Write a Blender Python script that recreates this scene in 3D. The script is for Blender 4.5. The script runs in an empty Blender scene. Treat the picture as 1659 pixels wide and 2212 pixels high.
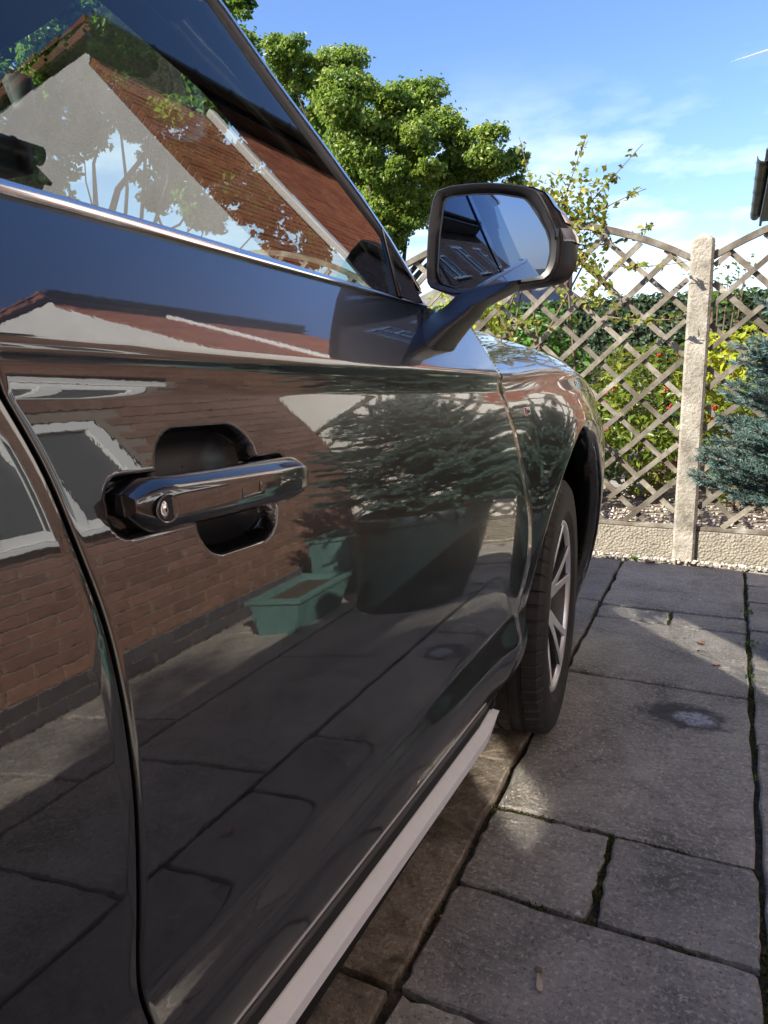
import bpy, bmesh, math, random
import numpy as np
from mathutils import Vector, Matrix

SC = bpy.context.scene
COL = SC.collection
R = math.radians
rng = np.random.default_rng(7)
random.seed(7)

# ------------------------------------------------------------------ camera
cam = bpy.data.cameras.new("camera")
co = bpy.data.objects.new("camera", cam)
COL.objects.link(co)
vp = np.array([1585 - 829.5, 761 - 1106.0, 1560.0]); vp /= np.linalg.norm(vp)
pa = np.array([1520 - 829.5, 505 - 1106.0, 1560.0]); pb = np.array([1475 - 829.5, 1205 - 1106.0, 1560.0])
up = np.cross(np.cross(pa, pb), vp); up /= np.linalg.norm(up)
if up[1] > 0: up = -up
rt = np.cross(vp, up)
if rt[0] < 0: rt = -rt
RM = np.array([rt, vp, up])              # world axes expressed in camera axes
xc, yc, zc_ = RM @ [1, 0, 0], RM @ [0, -1, 0], RM @ [0, 0, -1]
co.matrix_world = Matrix(((xc[0], yc[0], zc_[0], 0), (xc[1], yc[1], zc_[1], 0), (xc[2], yc[2], zc_[2], 1.10), (0, 0, 0, 1)))
cam.sensor_fit = 'VERTICAL'; cam.sensor_height = 24.0; cam.lens = 1560 / 2212 * 24
cam.clip_start = 0.02; cam.clip_end = 6000
SC.camera = co

# ------------------------------------------------------------------ sky, sun, exposure
SUN_EL, SUN_AZ = R(35), R(41)            # travels towards +X +Y, falling
travel = Vector((math.sin(SUN_AZ) * math.cos(SUN_EL), math.cos(SUN_AZ) * math.cos(SUN_EL), -math.sin(SUN_EL)))
W = bpy.data.worlds.new("World"); SC.world = W; W.use_nodes = True
nt = W.node_tree; nt.nodes.clear()
N = nt.nodes.new; L = nt.links.new
out = N('ShaderNodeOutputWorld'); bg = N('ShaderNodeBackground'); sky = N('ShaderNodeTexSky')
sky.sky_type = 'NISHITA'; sky.sun_disc = False; sky.sun_elevation = SUN_EL
sky.sun_rotation = math.atan2(-travel.x, -travel.y)
sky.altitude = 50; sky.air_density = 1.0; sky.dust_density = 0.6; sky.ozone_density = 2.0
tc = N('ShaderNodeTexCoord'); sep = N('ShaderNodeSeparateXYZ')
L(tc.outputs['Generated'], sep.inputs[0])
mp = N('ShaderNodeMapping'); mp.inputs['Scale'].default_value = (2.2, 2.2, 6.5); mp.inputs['Location'].default_value = (0.35, 0.15, 0.2)
L(tc.outputs['Generated'], mp.inputs[0])
nz = N('ShaderNodeTexNoise'); nz.inputs['Scale'].default_value = 2.6; nz.inputs['Detail'].default_value = 7; nz.inputs['Roughness'].default_value = 0.55
L(mp.outputs[0], nz.inputs['Vector'])
cr = N('ShaderNodeMapRange'); cr.inputs['From Min'].default_value = 0.46; cr.inputs['From Max'].default_value = 0.72
L(nz.outputs['Fac'], cr.inputs['Value'])
el = N('ShaderNodeMapRange'); el.inputs['From Min'].default_value = 0.36; el.inputs['From Max'].default_value = 0.14
el.interpolation_type = 'SMOOTHSTEP'
L(sep.outputs['Z'], el.inputs['Value'])
mul = N('ShaderNodeMath'); mul.operation = 'MULTIPLY'; L(cr.outputs[0], mul.inputs[0]); L(el.outputs[0], mul.inputs[1])
lowm = N('ShaderNodeMapRange'); lowm.inputs['From Min'].default_value = 0.17; lowm.inputs['From Max'].default_value = 0.02; lowm.inputs['To Max'].default_value = 0.36
lowm.interpolation_type = 'SMOOTHSTEP'; L(sep.outputs['Z'], lowm.inputs['Value'])
mx = N('ShaderNodeMath'); mx.operation = 'MAXIMUM'; L(mul.outputs[0], mx.inputs[0]); L(lowm.outputs[0], mx.inputs[1])
sat = N('ShaderNodeHueSaturation'); sat.inputs['Saturation'].default_value = 1.12
L(sky.outputs[0], sat.inputs['Color'])
mix = N('ShaderNodeMix'); mix.data_type = 'RGBA'; L(mx.outputs[0], mix.inputs['Factor'])
tn = N('ShaderNodeMix'); tn.data_type = 'RGBA'; tn.blend_type = 'MULTIPLY'; tn.inputs['Factor'].default_value = 1; L(sat.outputs[0], tn.inputs['A']); tn.inputs['B'].default_value = (1.0, .98, 1.12, 1)
L(tn.outputs['Result'], mix.inputs['A']); mix.inputs['B'].default_value = (6.2, 6.7, 7.4, 1)
L(mix.outputs['Result'], bg.inputs[0]); bg.inputs[1].default_value = 0.088
L(bg.outputs[0], out.inputs[0])

sl = bpy.data.lights.new("sun", 'SUN'); sl.energy = 4.2; sl.angle = R(0.53); sl.color = (1.0, 0.93, 0.80)
so = bpy.data.objects.new("sun", sl); COL.objects.link(so)
so.rotation_euler = travel.to_track_quat('-Z', 'Y').to_euler()

SC.view_settings.view_transform = 'Standard'; SC.view_settings.look = 'None'
SC.view_settings.gamma = 1; SC.view_settings.use_curve_mapping = False
SC.view_settings.exposure = 1.52
SC.render.engine = 'CYCLES'
SC.cycles.use_denoising = True
SC.cycles.max_bounces = 10; SC.cycles.glossy_bounces = 6; SC.cycles.transparent_max_bounces = 16; SC.cycles.diffuse_bounces = 3
SC.cycles.caustics_reflective = True; SC.cycles.blur_glossy = 0.0
SC.cycles.sample_clamp_indirect = 0
SC.cycles.use_guiding = True; SC.cycles.use_surface_guiding = True; SC.cycles.guiding_training_samples = 128

# ------------------------------------------------------------------ helpers
ORG = {}                                  # world origin of things that carry parts
def link_mesh(name, me, mat, parent=None, smooth=False):
    me.name = name
    if mat is not None:
        for m in (mat if isinstance(mat, (list, tuple)) else [mat]): me.materials.append(m)
    if smooth:
        me.shade_smooth()
    o = bpy.data.objects.new(name, me); COL.objects.link(o)
    if parent is not None: o.parent = parent
    return o
def org_of(p):
    v = Vector((0, 0, 0))
    while p is not None: v = v + p.location; p = p.parent
    return v
def mk(name, verts, faces, mat, parent=None, smooth=False, kind=None, mi=None):
    """world-space verts -> object (child of parent when given)"""
    V = np.asarray(verts, dtype=np.float32).reshape(-1, 3)
    if parent is not None: V = V - np.array(org_of(parent), dtype=np.float32)
    me = bpy.data.meshes.new(name)
    if isinstance(faces, np.ndarray) and faces.ndim == 2:
        k = faces.shape[1]; nf = len(faces)
        me.vertices.add(len(V)); me.vertices.foreach_set('co', V.ravel())
        me.loops.add(nf * k); me.loops.foreach_set('vertex_index', faces.astype(np.int32).ravel())
        me.polygons.add(nf); me.polygons.foreach_set('loop_start', np.arange(0, nf * k, k, dtype=np.int32))
        me.polygons.foreach_set('loop_total', np.full(nf, k, dtype=np.int32))
        me.update(calc_edges=True); me.validate()
    else:
        me.from_pydata([tuple(map(float, v)) for v in V], [], [tuple(f) for f in faces])
    if mi is not None: me.polygons.foreach_set('material_index', np.asarray(mi, dtype=np.int32))
    o = link_mesh(name, me, mat, parent, smooth)
    if kind: o['kind'] = kind
    return o
def thing(name, label, cat, loc=(0, 0, 0), group=None):
    o = bpy.data.objects.new(name, None); COL.objects.link(o); o.location = loc
    o.empty_display_size = 0.1
    return tag(o, label, cat, group)
def tag(o, label, cat, group=None):
    o['label'] = label; o['category'] = cat
    if group: o['group'] = group
    return o
class MB:
    """collects shapes into one mesh"""
    def __init__(s): s.v = []; s.f = []
    def add(s, v, f):
        b = len(s.v); s.v += [tuple(map(float, p)) for p in v]; s.f += [tuple(b + i for i in q) for q in f]; return s
    def box(s, x0, x1, y0, y1, z0, z1, bev=0.0):
        if bev <= 0:
            v = [(x, y, z) for z in (z0, z1) for y in (y0, y1) for x in (x0, x1)]
            return s.add(v, [(0, 2, 3, 1), (4, 5, 7, 6), (0, 1, 5, 4), (2, 6, 7, 3), (0, 4, 6, 2), (1, 3, 7, 5)])
        bm = bmesh.new(); bmesh.ops.create_cube(bm, size=1)
        for q in bm.verts: q.co = Vector(((x0 + x1) / 2 + q.co.x * (x1 - x0), (y0 + y1) / 2 + q.co.y * (y1 - y0), (z0 + z1) / 2 + q.co.z * (z1 - z0)))
        bmesh.ops.bevel(bm, geom=bm.edges[:], offset=bev, segments=2, affect='EDGES', profile=0.6)
        bm.verts.index_update(); r = s.add([q.co for q in bm.verts], [[q.index for q in f.verts] for f in bm.faces]); bm.free(); return r
    def tube(s, pts, rad, n=8, cap=True):
        pts = [Vector(p) for p in pts]; k = len(pts)
        rad = rad if isinstance(rad, (list, tuple, np.ndarray)) else [rad] * k
        b = len(s.v); ref = None
        for i, p in enumerate(pts):
            t = (pts[min(i + 1, k - 1)] - pts[max(i - 1, 0)])
            t = t.normalized() if t.length > 1e-9 else Vector((0, 0, 1))
            if ref is None: ref = t.orthogonal().normalized()
            u = (ref - t * ref.dot(t)); u = u.normalized() if u.length > 1e-6 else t.orthogonal().normalized(); ref = u
            w = t.cross(u)
            for j in range(n):
                a = 2 * math.pi * j / n; q = p + (u * math.cos(a) + w * math.sin(a)) * float(rad[i]); s.v.append((q.x, q.y, q.z))
        for i in range(k - 1):
            for j in range(n):
                a, c = b + i * n + j, b + i * n + (j + 1) % n; s.f.append((a, c, c + n, a + n))
        if cap:
            s.f.append(tuple(b + j for j in range(n - 1, -1, -1))); s.f.append(tuple(b + (k - 1) * n + j for j in range(n)))
        return s
    def loft(s, sections, closed=True, cap=True):
        b = len(s.v); n = len(sections[0])
        for sec in sections: s.v += [tuple(map(float, p)) for p in sec]
        for i in range(len(sections) - 1):
            for j in range(n if closed else n - 1):
                a, c = b + i * n + j, b + i * n + (j + 1) % n; s.f.append((a, c, c + n, a + n))
        if cap and closed:
            s.f.append(tuple(b + j for j in range(n - 1, -1, -1))); s.f.append(tuple(b + (len(sections) - 1) * n + j for j in range(n)))
        return s
    def build(s, name, mat, parent=None, smooth=False, kind=None): return mk(name, s.v, s.f, mat, parent, smooth, kind)
def recalc(o):
    bm = bmesh.new(); bm.from_mesh(o.data); bmesh.ops.recalc_face_normals(bm, faces=bm.faces[:]); bm.to_mesh(o.data); bm.free(); return o
def autosmooth(o, deg=35):
    o.data.set_sharp_from_angle(angle=R(deg)) if hasattr(o.data, 'set_sharp_from_angle') else None
    return o
def grid_faces(nr, nc, flip=False):
    i, j = np.meshgrid(np.arange(nr - 1), np.arange(nc - 1), indexing='ij'); a = (i * nc + j).ravel()
    f = np.stack([a, a + 1, a + nc + 1, a + nc], 1)
    return f[:, ::-1].copy() if flip else f

# ------------------------------------------------------------------ materials
def mat(name, col=(.5, .5, .5), rough=.5, metal=0, **kw):
    m = bpy.data.materials.new(name); m.use_nodes = True; b = m.node_tree.nodes['Principled BSDF']
    b.inputs['Base Color'].default_value = (*col, 1); b.inputs['Roughness'].default_value = rough; b.inputs['Metallic'].default_value = metal
    for k, v in kw.items(): b.inputs[k.replace('_', ' ')].default_value = v
    m['b'] = 0
    return m
def nodes(m): return m.node_tree.nodes, m.node_tree.links, m.node_tree.nodes['Principled BSDF']
def noise(m, scale, detail=5, rough=.55, coord='Object', stretch=None, dist=0.0):
    n, l, b = nodes(m); t = n.new('ShaderNodeTexCoord'); z = n.new('ShaderNodeTexNoise')
    z.inputs['Scale'].default_value = scale; z.inputs['Detail'].default_value = detail; z.inputs['Roughness'].default_value = rough; z.inputs['Distortion'].default_value = dist
    if coord == 'World':
        g = n.new('ShaderNodeNewGeometry'); src = g.outputs['Position']
    else: src = t.outputs[coord]
    if stretch:
        p = n.new('ShaderNodeMapping'); p.inputs['Scale'].default_value = stretch; l.new(src, p.inputs[0]); src = p.outputs[0]
    l.new(src, z.inputs['Vector']); return z.outputs['Fac']
def ramp(m, fac, stops):
    n, l, b = nodes(m); r = n.new('ShaderNodeValToRGB'); e = r.color_ramp.elements
    while len(e) < len(stops): e.new(.5)
    for q, (p, c) in zip(e, stops): q.position = p; q.color = (*c, 1) if len(c) == 3 else c
    l.new(fac, r.inputs[0]); return r.outputs[0]
def mixc(m, fac, a, c, mode='MIX'):
    n, l, b = nodes(m); x = n.new('ShaderNodeMix'); x.data_type = 'RGBA'; x.blend_type = mode
    for s, v in (('Factor', fac), ('A', a), ('B', c)):
        if hasattr(v, 'links') or isinstance(v, bpy.types.NodeSocket): l.new(v, x.inputs[s])
        else: x.inputs[s].default_value = v if s == 'Factor' else (*v, 1)
    return x.outputs['Result']
def math_(m, op, a, c=0.0):
    n, l, b = nodes(m); x = n.new('ShaderNodeMath'); x.operation = op
    for i, v in enumerate((a, c)):
        if isinstance(v, bpy.types.NodeSocket): l.new(v, x.inputs[i])
        else: x.inputs[i].default_value = v
    return x.outputs[0]
def bump(m, fac, strength=.3, dist=.01, target='Normal', prev=None):
    n, l, b = nodes(m); u = n.new('ShaderNodeBump'); u.inputs['Strength'].default_value = strength; u.inputs['Distance'].default_value = dist
    l.new(fac, u.inputs['Height'])
    if prev is not None: l.new(prev, u.inputs['Normal'])
    if target: l.new(u.outputs[0], b.inputs[target])
    return u.outputs[0]
def setc(m, c, inp='Base Color'):
    n, l, b = nodes(m); l.new(c, b.inputs[inp])
def island(m):
    n, l, b = nodes(m); g = n.new('ShaderNodeNewGeometry'); return g.outputs['Random Per Island']
def objrand(m):
    n, l, b = nodes(m); g = n.new('ShaderNodeObjectInfo'); return g.outputs['Random']
def mottled(name, stops, scale, rough=.8, bscale=None, bstr=.3, bdist=.01, coord='World', detail=6, **kw):
    m = mat(name, (.5, .5, .5), rough, **kw); setc(m, ramp(m, noise(m, scale, detail, .6, coord), stops))
    if bscale: bump(m, noise(m, bscale, 5, .6, coord), bstr, bdist)
    return m
def add_random(m, amount=.25):
    """per-object brightness variation on top of the present base colour"""
    n, l, b = nodes(m); src = b.inputs['Base Color'].links[0].from_socket
    r = ramp(m, objrand(m), [(0, (1 - amount,) * 3), (1, (1 + amount * .6,) * 3)])
    setc(m, mixc(m, 1.0, src, r, 'MULTIPLY')); return m
def leafmat(name, stops, rough=.45, transl=.35, tcol=(.25, .40, .05), patch=0):
    m = mat(name, (.1, .2, .05), rough); n, l, b = nodes(m)
    c = ramp(m, island(m), stops)
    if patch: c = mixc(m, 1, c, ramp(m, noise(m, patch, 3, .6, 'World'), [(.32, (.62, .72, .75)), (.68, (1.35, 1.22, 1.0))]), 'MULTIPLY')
    setc(m, c)
    b.inputs['Specular IOR Level'].default_value = .35
    t = n.new('ShaderNodeBsdfTranslucent'); l.new(mixc(m, .6, c, tcol), t.inputs[0])
    x = n.new('ShaderNodeMixShader'); x.inputs[0].default_value = transl
    o = n['Material Output']; l.new(b.outputs[0], x.inputs[1]); l.new(t.outputs[0], x.inputs[2]); l.new(x.outputs[0], o.inputs[0])
    return m

# car
PAINT = mat("car_paint", (.036, .0345, .034), .33, .9, Coat_Weight=1.0, Coat_Roughness=.014, Coat_IOR=2.05)
_f = noise(PAINT, 2600, 2, .5, 'World'); bump(PAINT, _f, .12, .0006)
_c = noise(PAINT, 150, 2, .5, 'World'); bump(PAINT, _c, .016, .0010, 'Coat Normal')
_n, _l, _b = nodes(PAINT); _gp = _n.new('ShaderNodeNewGeometry'); _sx = _n.new('ShaderNodeSeparateXYZ'); _l.new(_gp.outputs['Position'], _sx.inputs[0])
_h = ramp(PAINT, _sx.outputs['Z'], [(.30, (1,) * 3), (.62, (.12,) * 3), (1.0, (.03,) * 3)])
_dn = ramp(PAINT, noise(PAINT, 18, 8, .75, 'World', (1, 1, .5)), [(.40, (0,) * 3), (.75, (1,) * 3)])
_ds = ramp(PAINT, noise(PAINT, 420, 2, .5, 'World'), [(.66, (0,) * 3), (.74, (1,) * 3)])
_dirt = math_(PAINT, 'MULTIPLY', math_(PAINT, 'ADD', math_(PAINT, 'MULTIPLY', _dn, .5), math_(PAINT, 'MULTIPLY', _ds, .5)), _h)      # road dust, thickest low down
setc(PAINT, mixc(PAINT, math_(PAINT, 'MULTIPLY', _dirt, .30), (.036, .0345, .034), (.22, .19, .16)))
setc(PAINT, math_(PAINT, 'ADD', math_(PAINT, 'MULTIPLY', _dirt, .10), .010), 'Coat Roughness')
DARKPL = mat("black_plastic", (.012, .012, .014), .38, 0); bump(DARKPL, noise(DARKPL, 900, 3, .5, 'World'), .15, .0008)
GLOSSBK = mat("gloss_black", (.006, .006, .007), .06, 0, Coat_Weight=.5)
RUBBER = mat("tyre_rubber", (.017, .017, .018), .62); _t = noise(RUBBER, 60, 5, .6, 'Object')
setc(RUBBER, ramp(RUBBER, _t, [(.3, (.013, .013, .014)), (.7, (.030, .029, .028))])); bump(RUBBER, noise(RUBBER, 300, 3, .5, 'Object'), .2, .0008)
SEAL = mat("rubber_seal", (.01, .01, .01), .55)
CHROME = mat("satin_chrome", (.78, .78, .80), .14, 1.0)
SILVER = mat("matt_silver_trim", (.60, .60, .61), .40, 0); setc(SILVER, ramp(SILVER, noise(SILVER, 40, 5, .6, 'World'), [(.3, (.78, .81, .85)), (.7, (.84, .86, .89))])); bump(SILVER, noise(SILVER, 1200, 2, .5, 'World'), .08, .0005)
ALLOY = mat("machined_alloy", (.80, .82, .86), .32, .7)
ALLOYDK = mat("dark_alloy", (.08, .08, .085), .35, .8)
CABIN = mat("cabin_trim", (.010, .010, .011), .7); bump(CABIN, noise(CABIN, 700, 3, .5, 'World'), .2, .001)
LINER = mat("arch_liner", (.006, .006, .006), .9); bump(LINER, noise(LINER, 300, 3, .5, 'World'), .3, .002)
MIRR = mat("mirror_glass", (.13, .18, .29), .004, 1.0)
LAMP = mat("indicator_lens", (.16, .16, .17), .06, 0, Coat_Weight=1.0)
CUP_SHADE = mat("cup_shade", (.010, .010, .013), .30)  # painted-in darkness of the finger cups, which are really body paint
RED = mat("badge_red", (.45, .02, .03), .3)
def glass(name, tint, ior):
    m = bpy.data.materials.new(name); m.use_nodes = True; n = m.node_tree.nodes; l = m.node_tree.links
    n.remove(n['Principled BSDF']); o = n['Material Output']
    t = n.new('ShaderNodeBsdfTransparent'); t.inputs[0].default_value = (*tint, 1)
    g = n.new('ShaderNodeBsdfGlossy'); g.inputs['Roughness'].default_value = 0.0
    lw = n.new('ShaderNodeLayerWeight'); lw.inputs['Blend'].default_value = .5
    pw = n.new('ShaderNodeMath'); pw.operation = 'POWER'; pw.inputs[1].default_value = 5; l.new(lw.outputs['Facing'], pw.inputs[0])
    f = n.new('ShaderNodeMapRange'); f.inputs['To Min'].default_value = ior; f.inputs['To Max'].default_value = 1.0; l.new(pw.outputs[0], f.inputs['Value'])
    x = n.new('ShaderNodeMixShader'); l.new(f.outputs[0], x.inputs[0]); l.new(t.outputs[0], x.inputs[1]); l.new(g.outputs[0], x.inputs[2]); l.new(x.outputs[0], o.inputs[0])
    return m
SIDEGL = glass("side_glass", (.66, .76, .70), .125)
WINDGL = glass("windscreen_glass", (.84, .90, .86), .05)

# ground
def slab_mat(name, lo, hi, stain=None):
    m = mat(name, lo, .72); n, l, b = nodes(m)
    base = ramp(m, noise(m, 3.6, 10, .70, 'World', dist=.5), [(.34, lo), (.66, hi)])
    flecks = ramp(m, noise(m, 85, 6, .78, 'World'), [(.52, (.0,) * 3), (.62, (1,) * 3)])
    base = mixc(m, math_(m, 'MULTIPLY', flecks, .75), base, (.56, .54, .51))
    dk = ramp(m, noise(m, 130, 5, .7, 'World'), [(.54, (0,) * 3), (.64, (1,) * 3)])
    base = mixc(m, math_(m, 'MULTIPLY', dk, .65), base, (.050, .047, .045))
    streak = ramp(m, noise(m, 5, 7, .6, 'World', (1.0, 2.6, 1), 1.6), [(.46, (0,) * 3), (.52, (1,) * 3), (.58, (0,) * 3)])
    base = mixc(m, math_(m, 'MULTIPLY', streak, .35), base, (.40, .385, .36))
    if stain:
        s = ramp(m, noise(m, 4.2, 8, .68, 'World', None, .5), [(.46, (0,) * 3), (.60, (1,) * 3)])
        base = mixc(m, math_(m, 'MULTIPLY', s, .85), base, stain)
    r = ramp(m, objrand(m), [(0, (.70, .70, .71)), (.5, (.95, .93, .90)), (1, (1.12, 1.08, 1.0))])
    base = mixc(m, 1.0, base, r, 'MULTIPLY')
    # damp spot on the large slab: an irregular dark wet ring with a pale bluish middle
    g = n.new('ShaderNodeNewGeometry'); mpn = n.new('ShaderNodeMapping'); mpn.inputs['Location'].default_value = (.060 / .155, -2.255 / .105, 0); mpn.inputs['Scale'].default_value = (1 / .155, 1 / .105, 0)
    l.new(g.outputs['Position'], mpn.inputs[0]); ln = n.new('ShaderNodeVectorMath'); ln.operation = 'LENGTH'; l.new(mpn.outputs[0], ln.inputs[0])
    wob = math_(m, 'MULTIPLY', noise(m, 26, 7, .7, 'World'), 1.5)
    dist = math_(m, 'ADD', ln.outputs['Value'], math_(m, 'SUBTRACT', wob, .75))
    spot = ramp(m, dist, [(.62, (1,) * 3), (1.0, (0,) * 3)])
    base = mixc(m, math_(m, 'MULTIPLY', spot, .85), base, (.030, .032, .038))
    mp2 = n.new('ShaderNodeMapping'); mp2.inputs['Location'].default_value = (.035 / .075, -2.25 / .055, 0); mp2.inputs['Scale'].default_value = (1 / .075, 1 / .055, 0)
    l.new(g.outputs['Position'], mp2.inputs[0]); ln2 = n.new('ShaderNodeVectorMath'); ln2.operation = 'LENGTH'; l.new(mp2.outputs[0], ln2.inputs[0])
    inner = ramp(m, math_(m, 'ADD', ln2.outputs['Value'], math_(m, 'SUBTRACT', wob, .75)), [(.55, (1,) * 3), (.95, (0,) * 3)])
    base = mixc(m, math_(m, 'MULTIPLY', math_(m, 'MULTIPLY', inner, ramp(m, noise(m, 60, 5, .7, 'World'), [(.38, (.25,) * 3), (.55, (1,) * 3)])), .9), base, (.42, .45, .50))
    setc(m, base)
    h1 = noise(m, 9, 9, .66, 'World', dist=.7); h2 = noise(m, 70, 5, .6, 'World')
    p = bump(m, h1, .8, .022, None); bump(m, h2, .55, .004, 'Normal', p)
    return m
SLAB = slab_mat("riven_sandstone", (.135, .130, .122), (.37, .352, .325))
SLABBR = slab_mat("rust_stained_sandstone", (.20, .168, .132), (.36, .30, .235), (.050, .030, .016))
SOIL = mottled("joint_soil", [(.3, (.022, .018, .014)), (.52, (.055, .045, .033)), (.72, (.13, .105, .078))], 60, .95, 140, .7, .006)
MOSS = leafmat("moss", [(0, (.028, .028, .007)), (.5, (.052, .050, .012)), (1, (.095, .080, .026))], .8, .2)
WEED = leafmat("weed_leaf", [(0, (.06, .14, .02)), (1, (.13, .24, .035))], .5, .35)
GROUND = mottled("rough_ground", [(.3, (.05, .06, .03)), (.7, (.11, .10, .07))], 3, .95, 30, .5, .02)
GRAVELB = mottled("gravel_bed", [(.35, (.10, .075, .055)), (.5, (.26, .22, .17)), (.62, (.50, .45, .36))], 55, .9, 70, .9, .02)
PEBBLE = mat("pebble", (.5, .47, .42), .7); setc(PEBBLE, ramp(PEBBLE, island(PEBBLE), [(0, (.22, .18, .14)), (.35, (.45, .41, .35)), (.75, (.62, .59, .53)), (1, (.40, .25, .17))]))
FLAG = add_random(mottled("pale_paving", [(.3, (.21, .21, .22)), (.7, (.32, .31, .31))], 6, .85, 40, .3, .004))
# fence, houses
CONC = mat("post_concrete", (.4, .38, .33), .85)
_a = ramp(CONC, noise(CONC, 9, 8, .65, 'World'), [(.3, (.12, .108, .088)), (.46, (.27, .245, .20)), (.68, (.43, .40, .34))])
_d = ramp(CONC, noise(CONC, 120, 4, .6, 'World'), [(.54, (0,) * 3), (.66, (1,) * 3)])
setc(CONC, mixc(CONC, math_(CONC, 'MULTIPLY', _d, .45), _a, (.13, .11, .085)))
_p = bump(CONC, noise(CONC, 60, 5, .65, 'World'), .9, .012, None); bump(CONC, noise(CONC, 260, 3, .6, 'World'), .45, .003, 'Normal', _p)
PEBC = mat("pebbled_concrete", (.4, .36, .29), .85)
n_, l_, b_ = nodes(PEBC); _v = n_.new('ShaderNodeTexVoronoi'); _v.inputs['Scale'].default_value = 75; _g = n_.new('ShaderNodeNewGeometry'); l_.new(_g.outputs['Position'], _v.inputs['Vector'])
setc(PEBC, mixc(PEBC, .5, ramp(PEBC, noise(PEBC, 14, 7, .6, 'World'), [(.3, (.17, .15, .12)), (.7, (.34, .31, .25))]), ramp(PEBC, _v.outputs['Distance'], [(.1, (.38, .35, .29)), (.55, (.17, .15, .12))])))
_i = math_(PEBC, 'SUBTRACT', 1.0, _v.outputs['Distance']); bump(PEBC, _i, .8, .009)
TIMBER = mat("weathered_timber", (.2, .16, .12), .85)
_w = ramp(TIMBER, noise(TIMBER, 7, 6, .65, 'Object', None, .4), [(.30, (.070, .053, .036)), (.46, (.125, .106, .080)), (.60, (.225, .203, .165)), (.75, (.44, .42, .37))])
setc(TIMBER, _w); add_random(TIMBER, .3); bump(TIMBER, noise(TIMBER, 40, 4, .6, 'Object'), .4, .004)
def brick_mat(name, a, c, d):
    m = mat(name, a, .88); n, l, b = nodes(m)
    o1 = ramp(m, island(m), [(0, a), (.45, c), (.8, d), (1, a)])
    o2 = ramp(m, objrand(m), [(0, (.75,) * 3), (1, (1.2,) * 3)])
    z = ramp(m, noise(m, 24, 5, .6, 'World'), [(.3, (.7,) * 3), (.7, (1.2,) * 3)])
    setc(m, mixc(m, 1, mixc(m, 1, o1, o2, 'MULTIPLY'), z, 'MULTIPLY')); bump(m, noise(m, 120, 4, .6, 'World'), .4, .003); return m
BRICK = brick_mat("red_brown_brick", (.21, .105, .072), (.26, .14, .10), (.16, .075, .055))
BRICKBL = brick_mat("blue_engineering_brick", (.055, .055, .066), (.075, .072, .082), (.045, .045, .055))
BRICKOR = brick_mat("orange_red_brick", (.36, .115, .055), (.42, .15, .07), (.30, .085, .045))
MORTAR = mottled("mortar", [(.3, (.17, .135, .11)), (.7, (.25, .21, .175))], 40, .9)
RENDER = mottled("white_render", [(.3, (.70, .69, .66)), (.7, (.80, .79, .76))], 5, .9, 160, .4, .003)
UPVC = mat("white_upvc", (.78, .79, .78), .3)
FASCIA = mat("black_fascia", (.02, .021, .022), .35)
SOFFIT = mottled("grey_soffit", [(.3, (.20, .19, .18)), (.7, (.26, .25, .235))], 3, .7)
TILE = mat("clay_roof_tile", (.2, .1, .07), .85); setc(TILE, ramp(TILE, island(TILE), [(0, (.20, .075, .045)), (.5, (.26, .10, .06)), (1, (.15, .06, .04))]))
TILEGY = mat("grey_roof_tile", (.12, .12, .12), .85); setc(TILEGY, ramp(TILEGY, island(TILEGY), [(0, (.10, .10, .10)), (1, (.17, .165, .16))]))
PANE = mat("obscured_pane", (.085, .092, .095), .42, 0, IOR=1.6); bump(PANE, noise(PANE, 160, 3, .6, 'World'), .3, .004)
CLEARP = mat("clear_double_glazing", (.020, .023, .026), .05, 0, Coat_Weight=1.0, Coat_Roughness=.034, Coat_IOR=4.0, IOR=1.8)
CURTAIN = mottled("net_curtain", [(.3, (.5, .5, .49)), (.7, (.66, .66, .65))], 8, .9)
# plants
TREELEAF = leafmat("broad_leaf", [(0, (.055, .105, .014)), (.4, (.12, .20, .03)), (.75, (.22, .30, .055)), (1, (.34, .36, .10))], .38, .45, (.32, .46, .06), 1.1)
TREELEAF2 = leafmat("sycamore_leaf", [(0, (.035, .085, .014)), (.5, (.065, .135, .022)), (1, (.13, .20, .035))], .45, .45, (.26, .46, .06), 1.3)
BARK = mottled("bark", [(.3, (.035, .028, .022)), (.7, (.085, .07, .055))], 14, .95, 60, .7, .02)
HEDGE = leafmat("hedge_leaf", [(0, (.012, .030, .012)), (.6, (.022, .050, .018)), (1, (.040, .075, .024))], .5, .15)
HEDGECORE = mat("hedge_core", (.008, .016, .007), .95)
CLIMB = leafmat("climber_leaf", [(0, (.085, .12, .018)), (.5, (.16, .20, .028)), (.85, (.26, .27, .04)), (1, (.36, .27, .05))], .4, .4, (.5, .5, .05))
BERRYLEAF = leafmat("glossy_shrub_leaf", [(0, (.045, .085, .012)), (.5, (.10, .15, .02)), (1, (.22, .25, .035))], .28, .3, (.45, .5, .04))
LIME = leafmat("lime_leaf", [(0, (.20, .28, .02)), (1, (.42, .46, .04))], .35, .4, (.6, .6, .05))
GOLDEN = leafmat("golden_conifer_leaf", [(0, (.06, .07, .012)), (1, (.20, .17, .02))], .6, .25)
DARKLEAF = leafmat("dark_shrub_leaf", [(0, (.018, .036, .018)), (1, (.05, .08, .05))], .45, .2)
BLUELEAF = leafmat("grey_green_leaf", [(0, (.05, .08, .07)), (1, (.10, .14, .13))], .5, .2)
FRESH = leafmat("fresh_green_leaf", [(0, (.04, .11, .018)), (1, (.09, .20, .03))], .4, .35)
NEEDLE = leafmat("spruce_needle", [(0, (.040, .085, .078)), (.5, (.080, .145, .135)), (.85, (.14, .21, .20)), (1, (.16, .25, .16))], .55, .12, (.1, .2, .15))
BERRY = mat("red_berry", (.42, .015, .02), .25)
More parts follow.
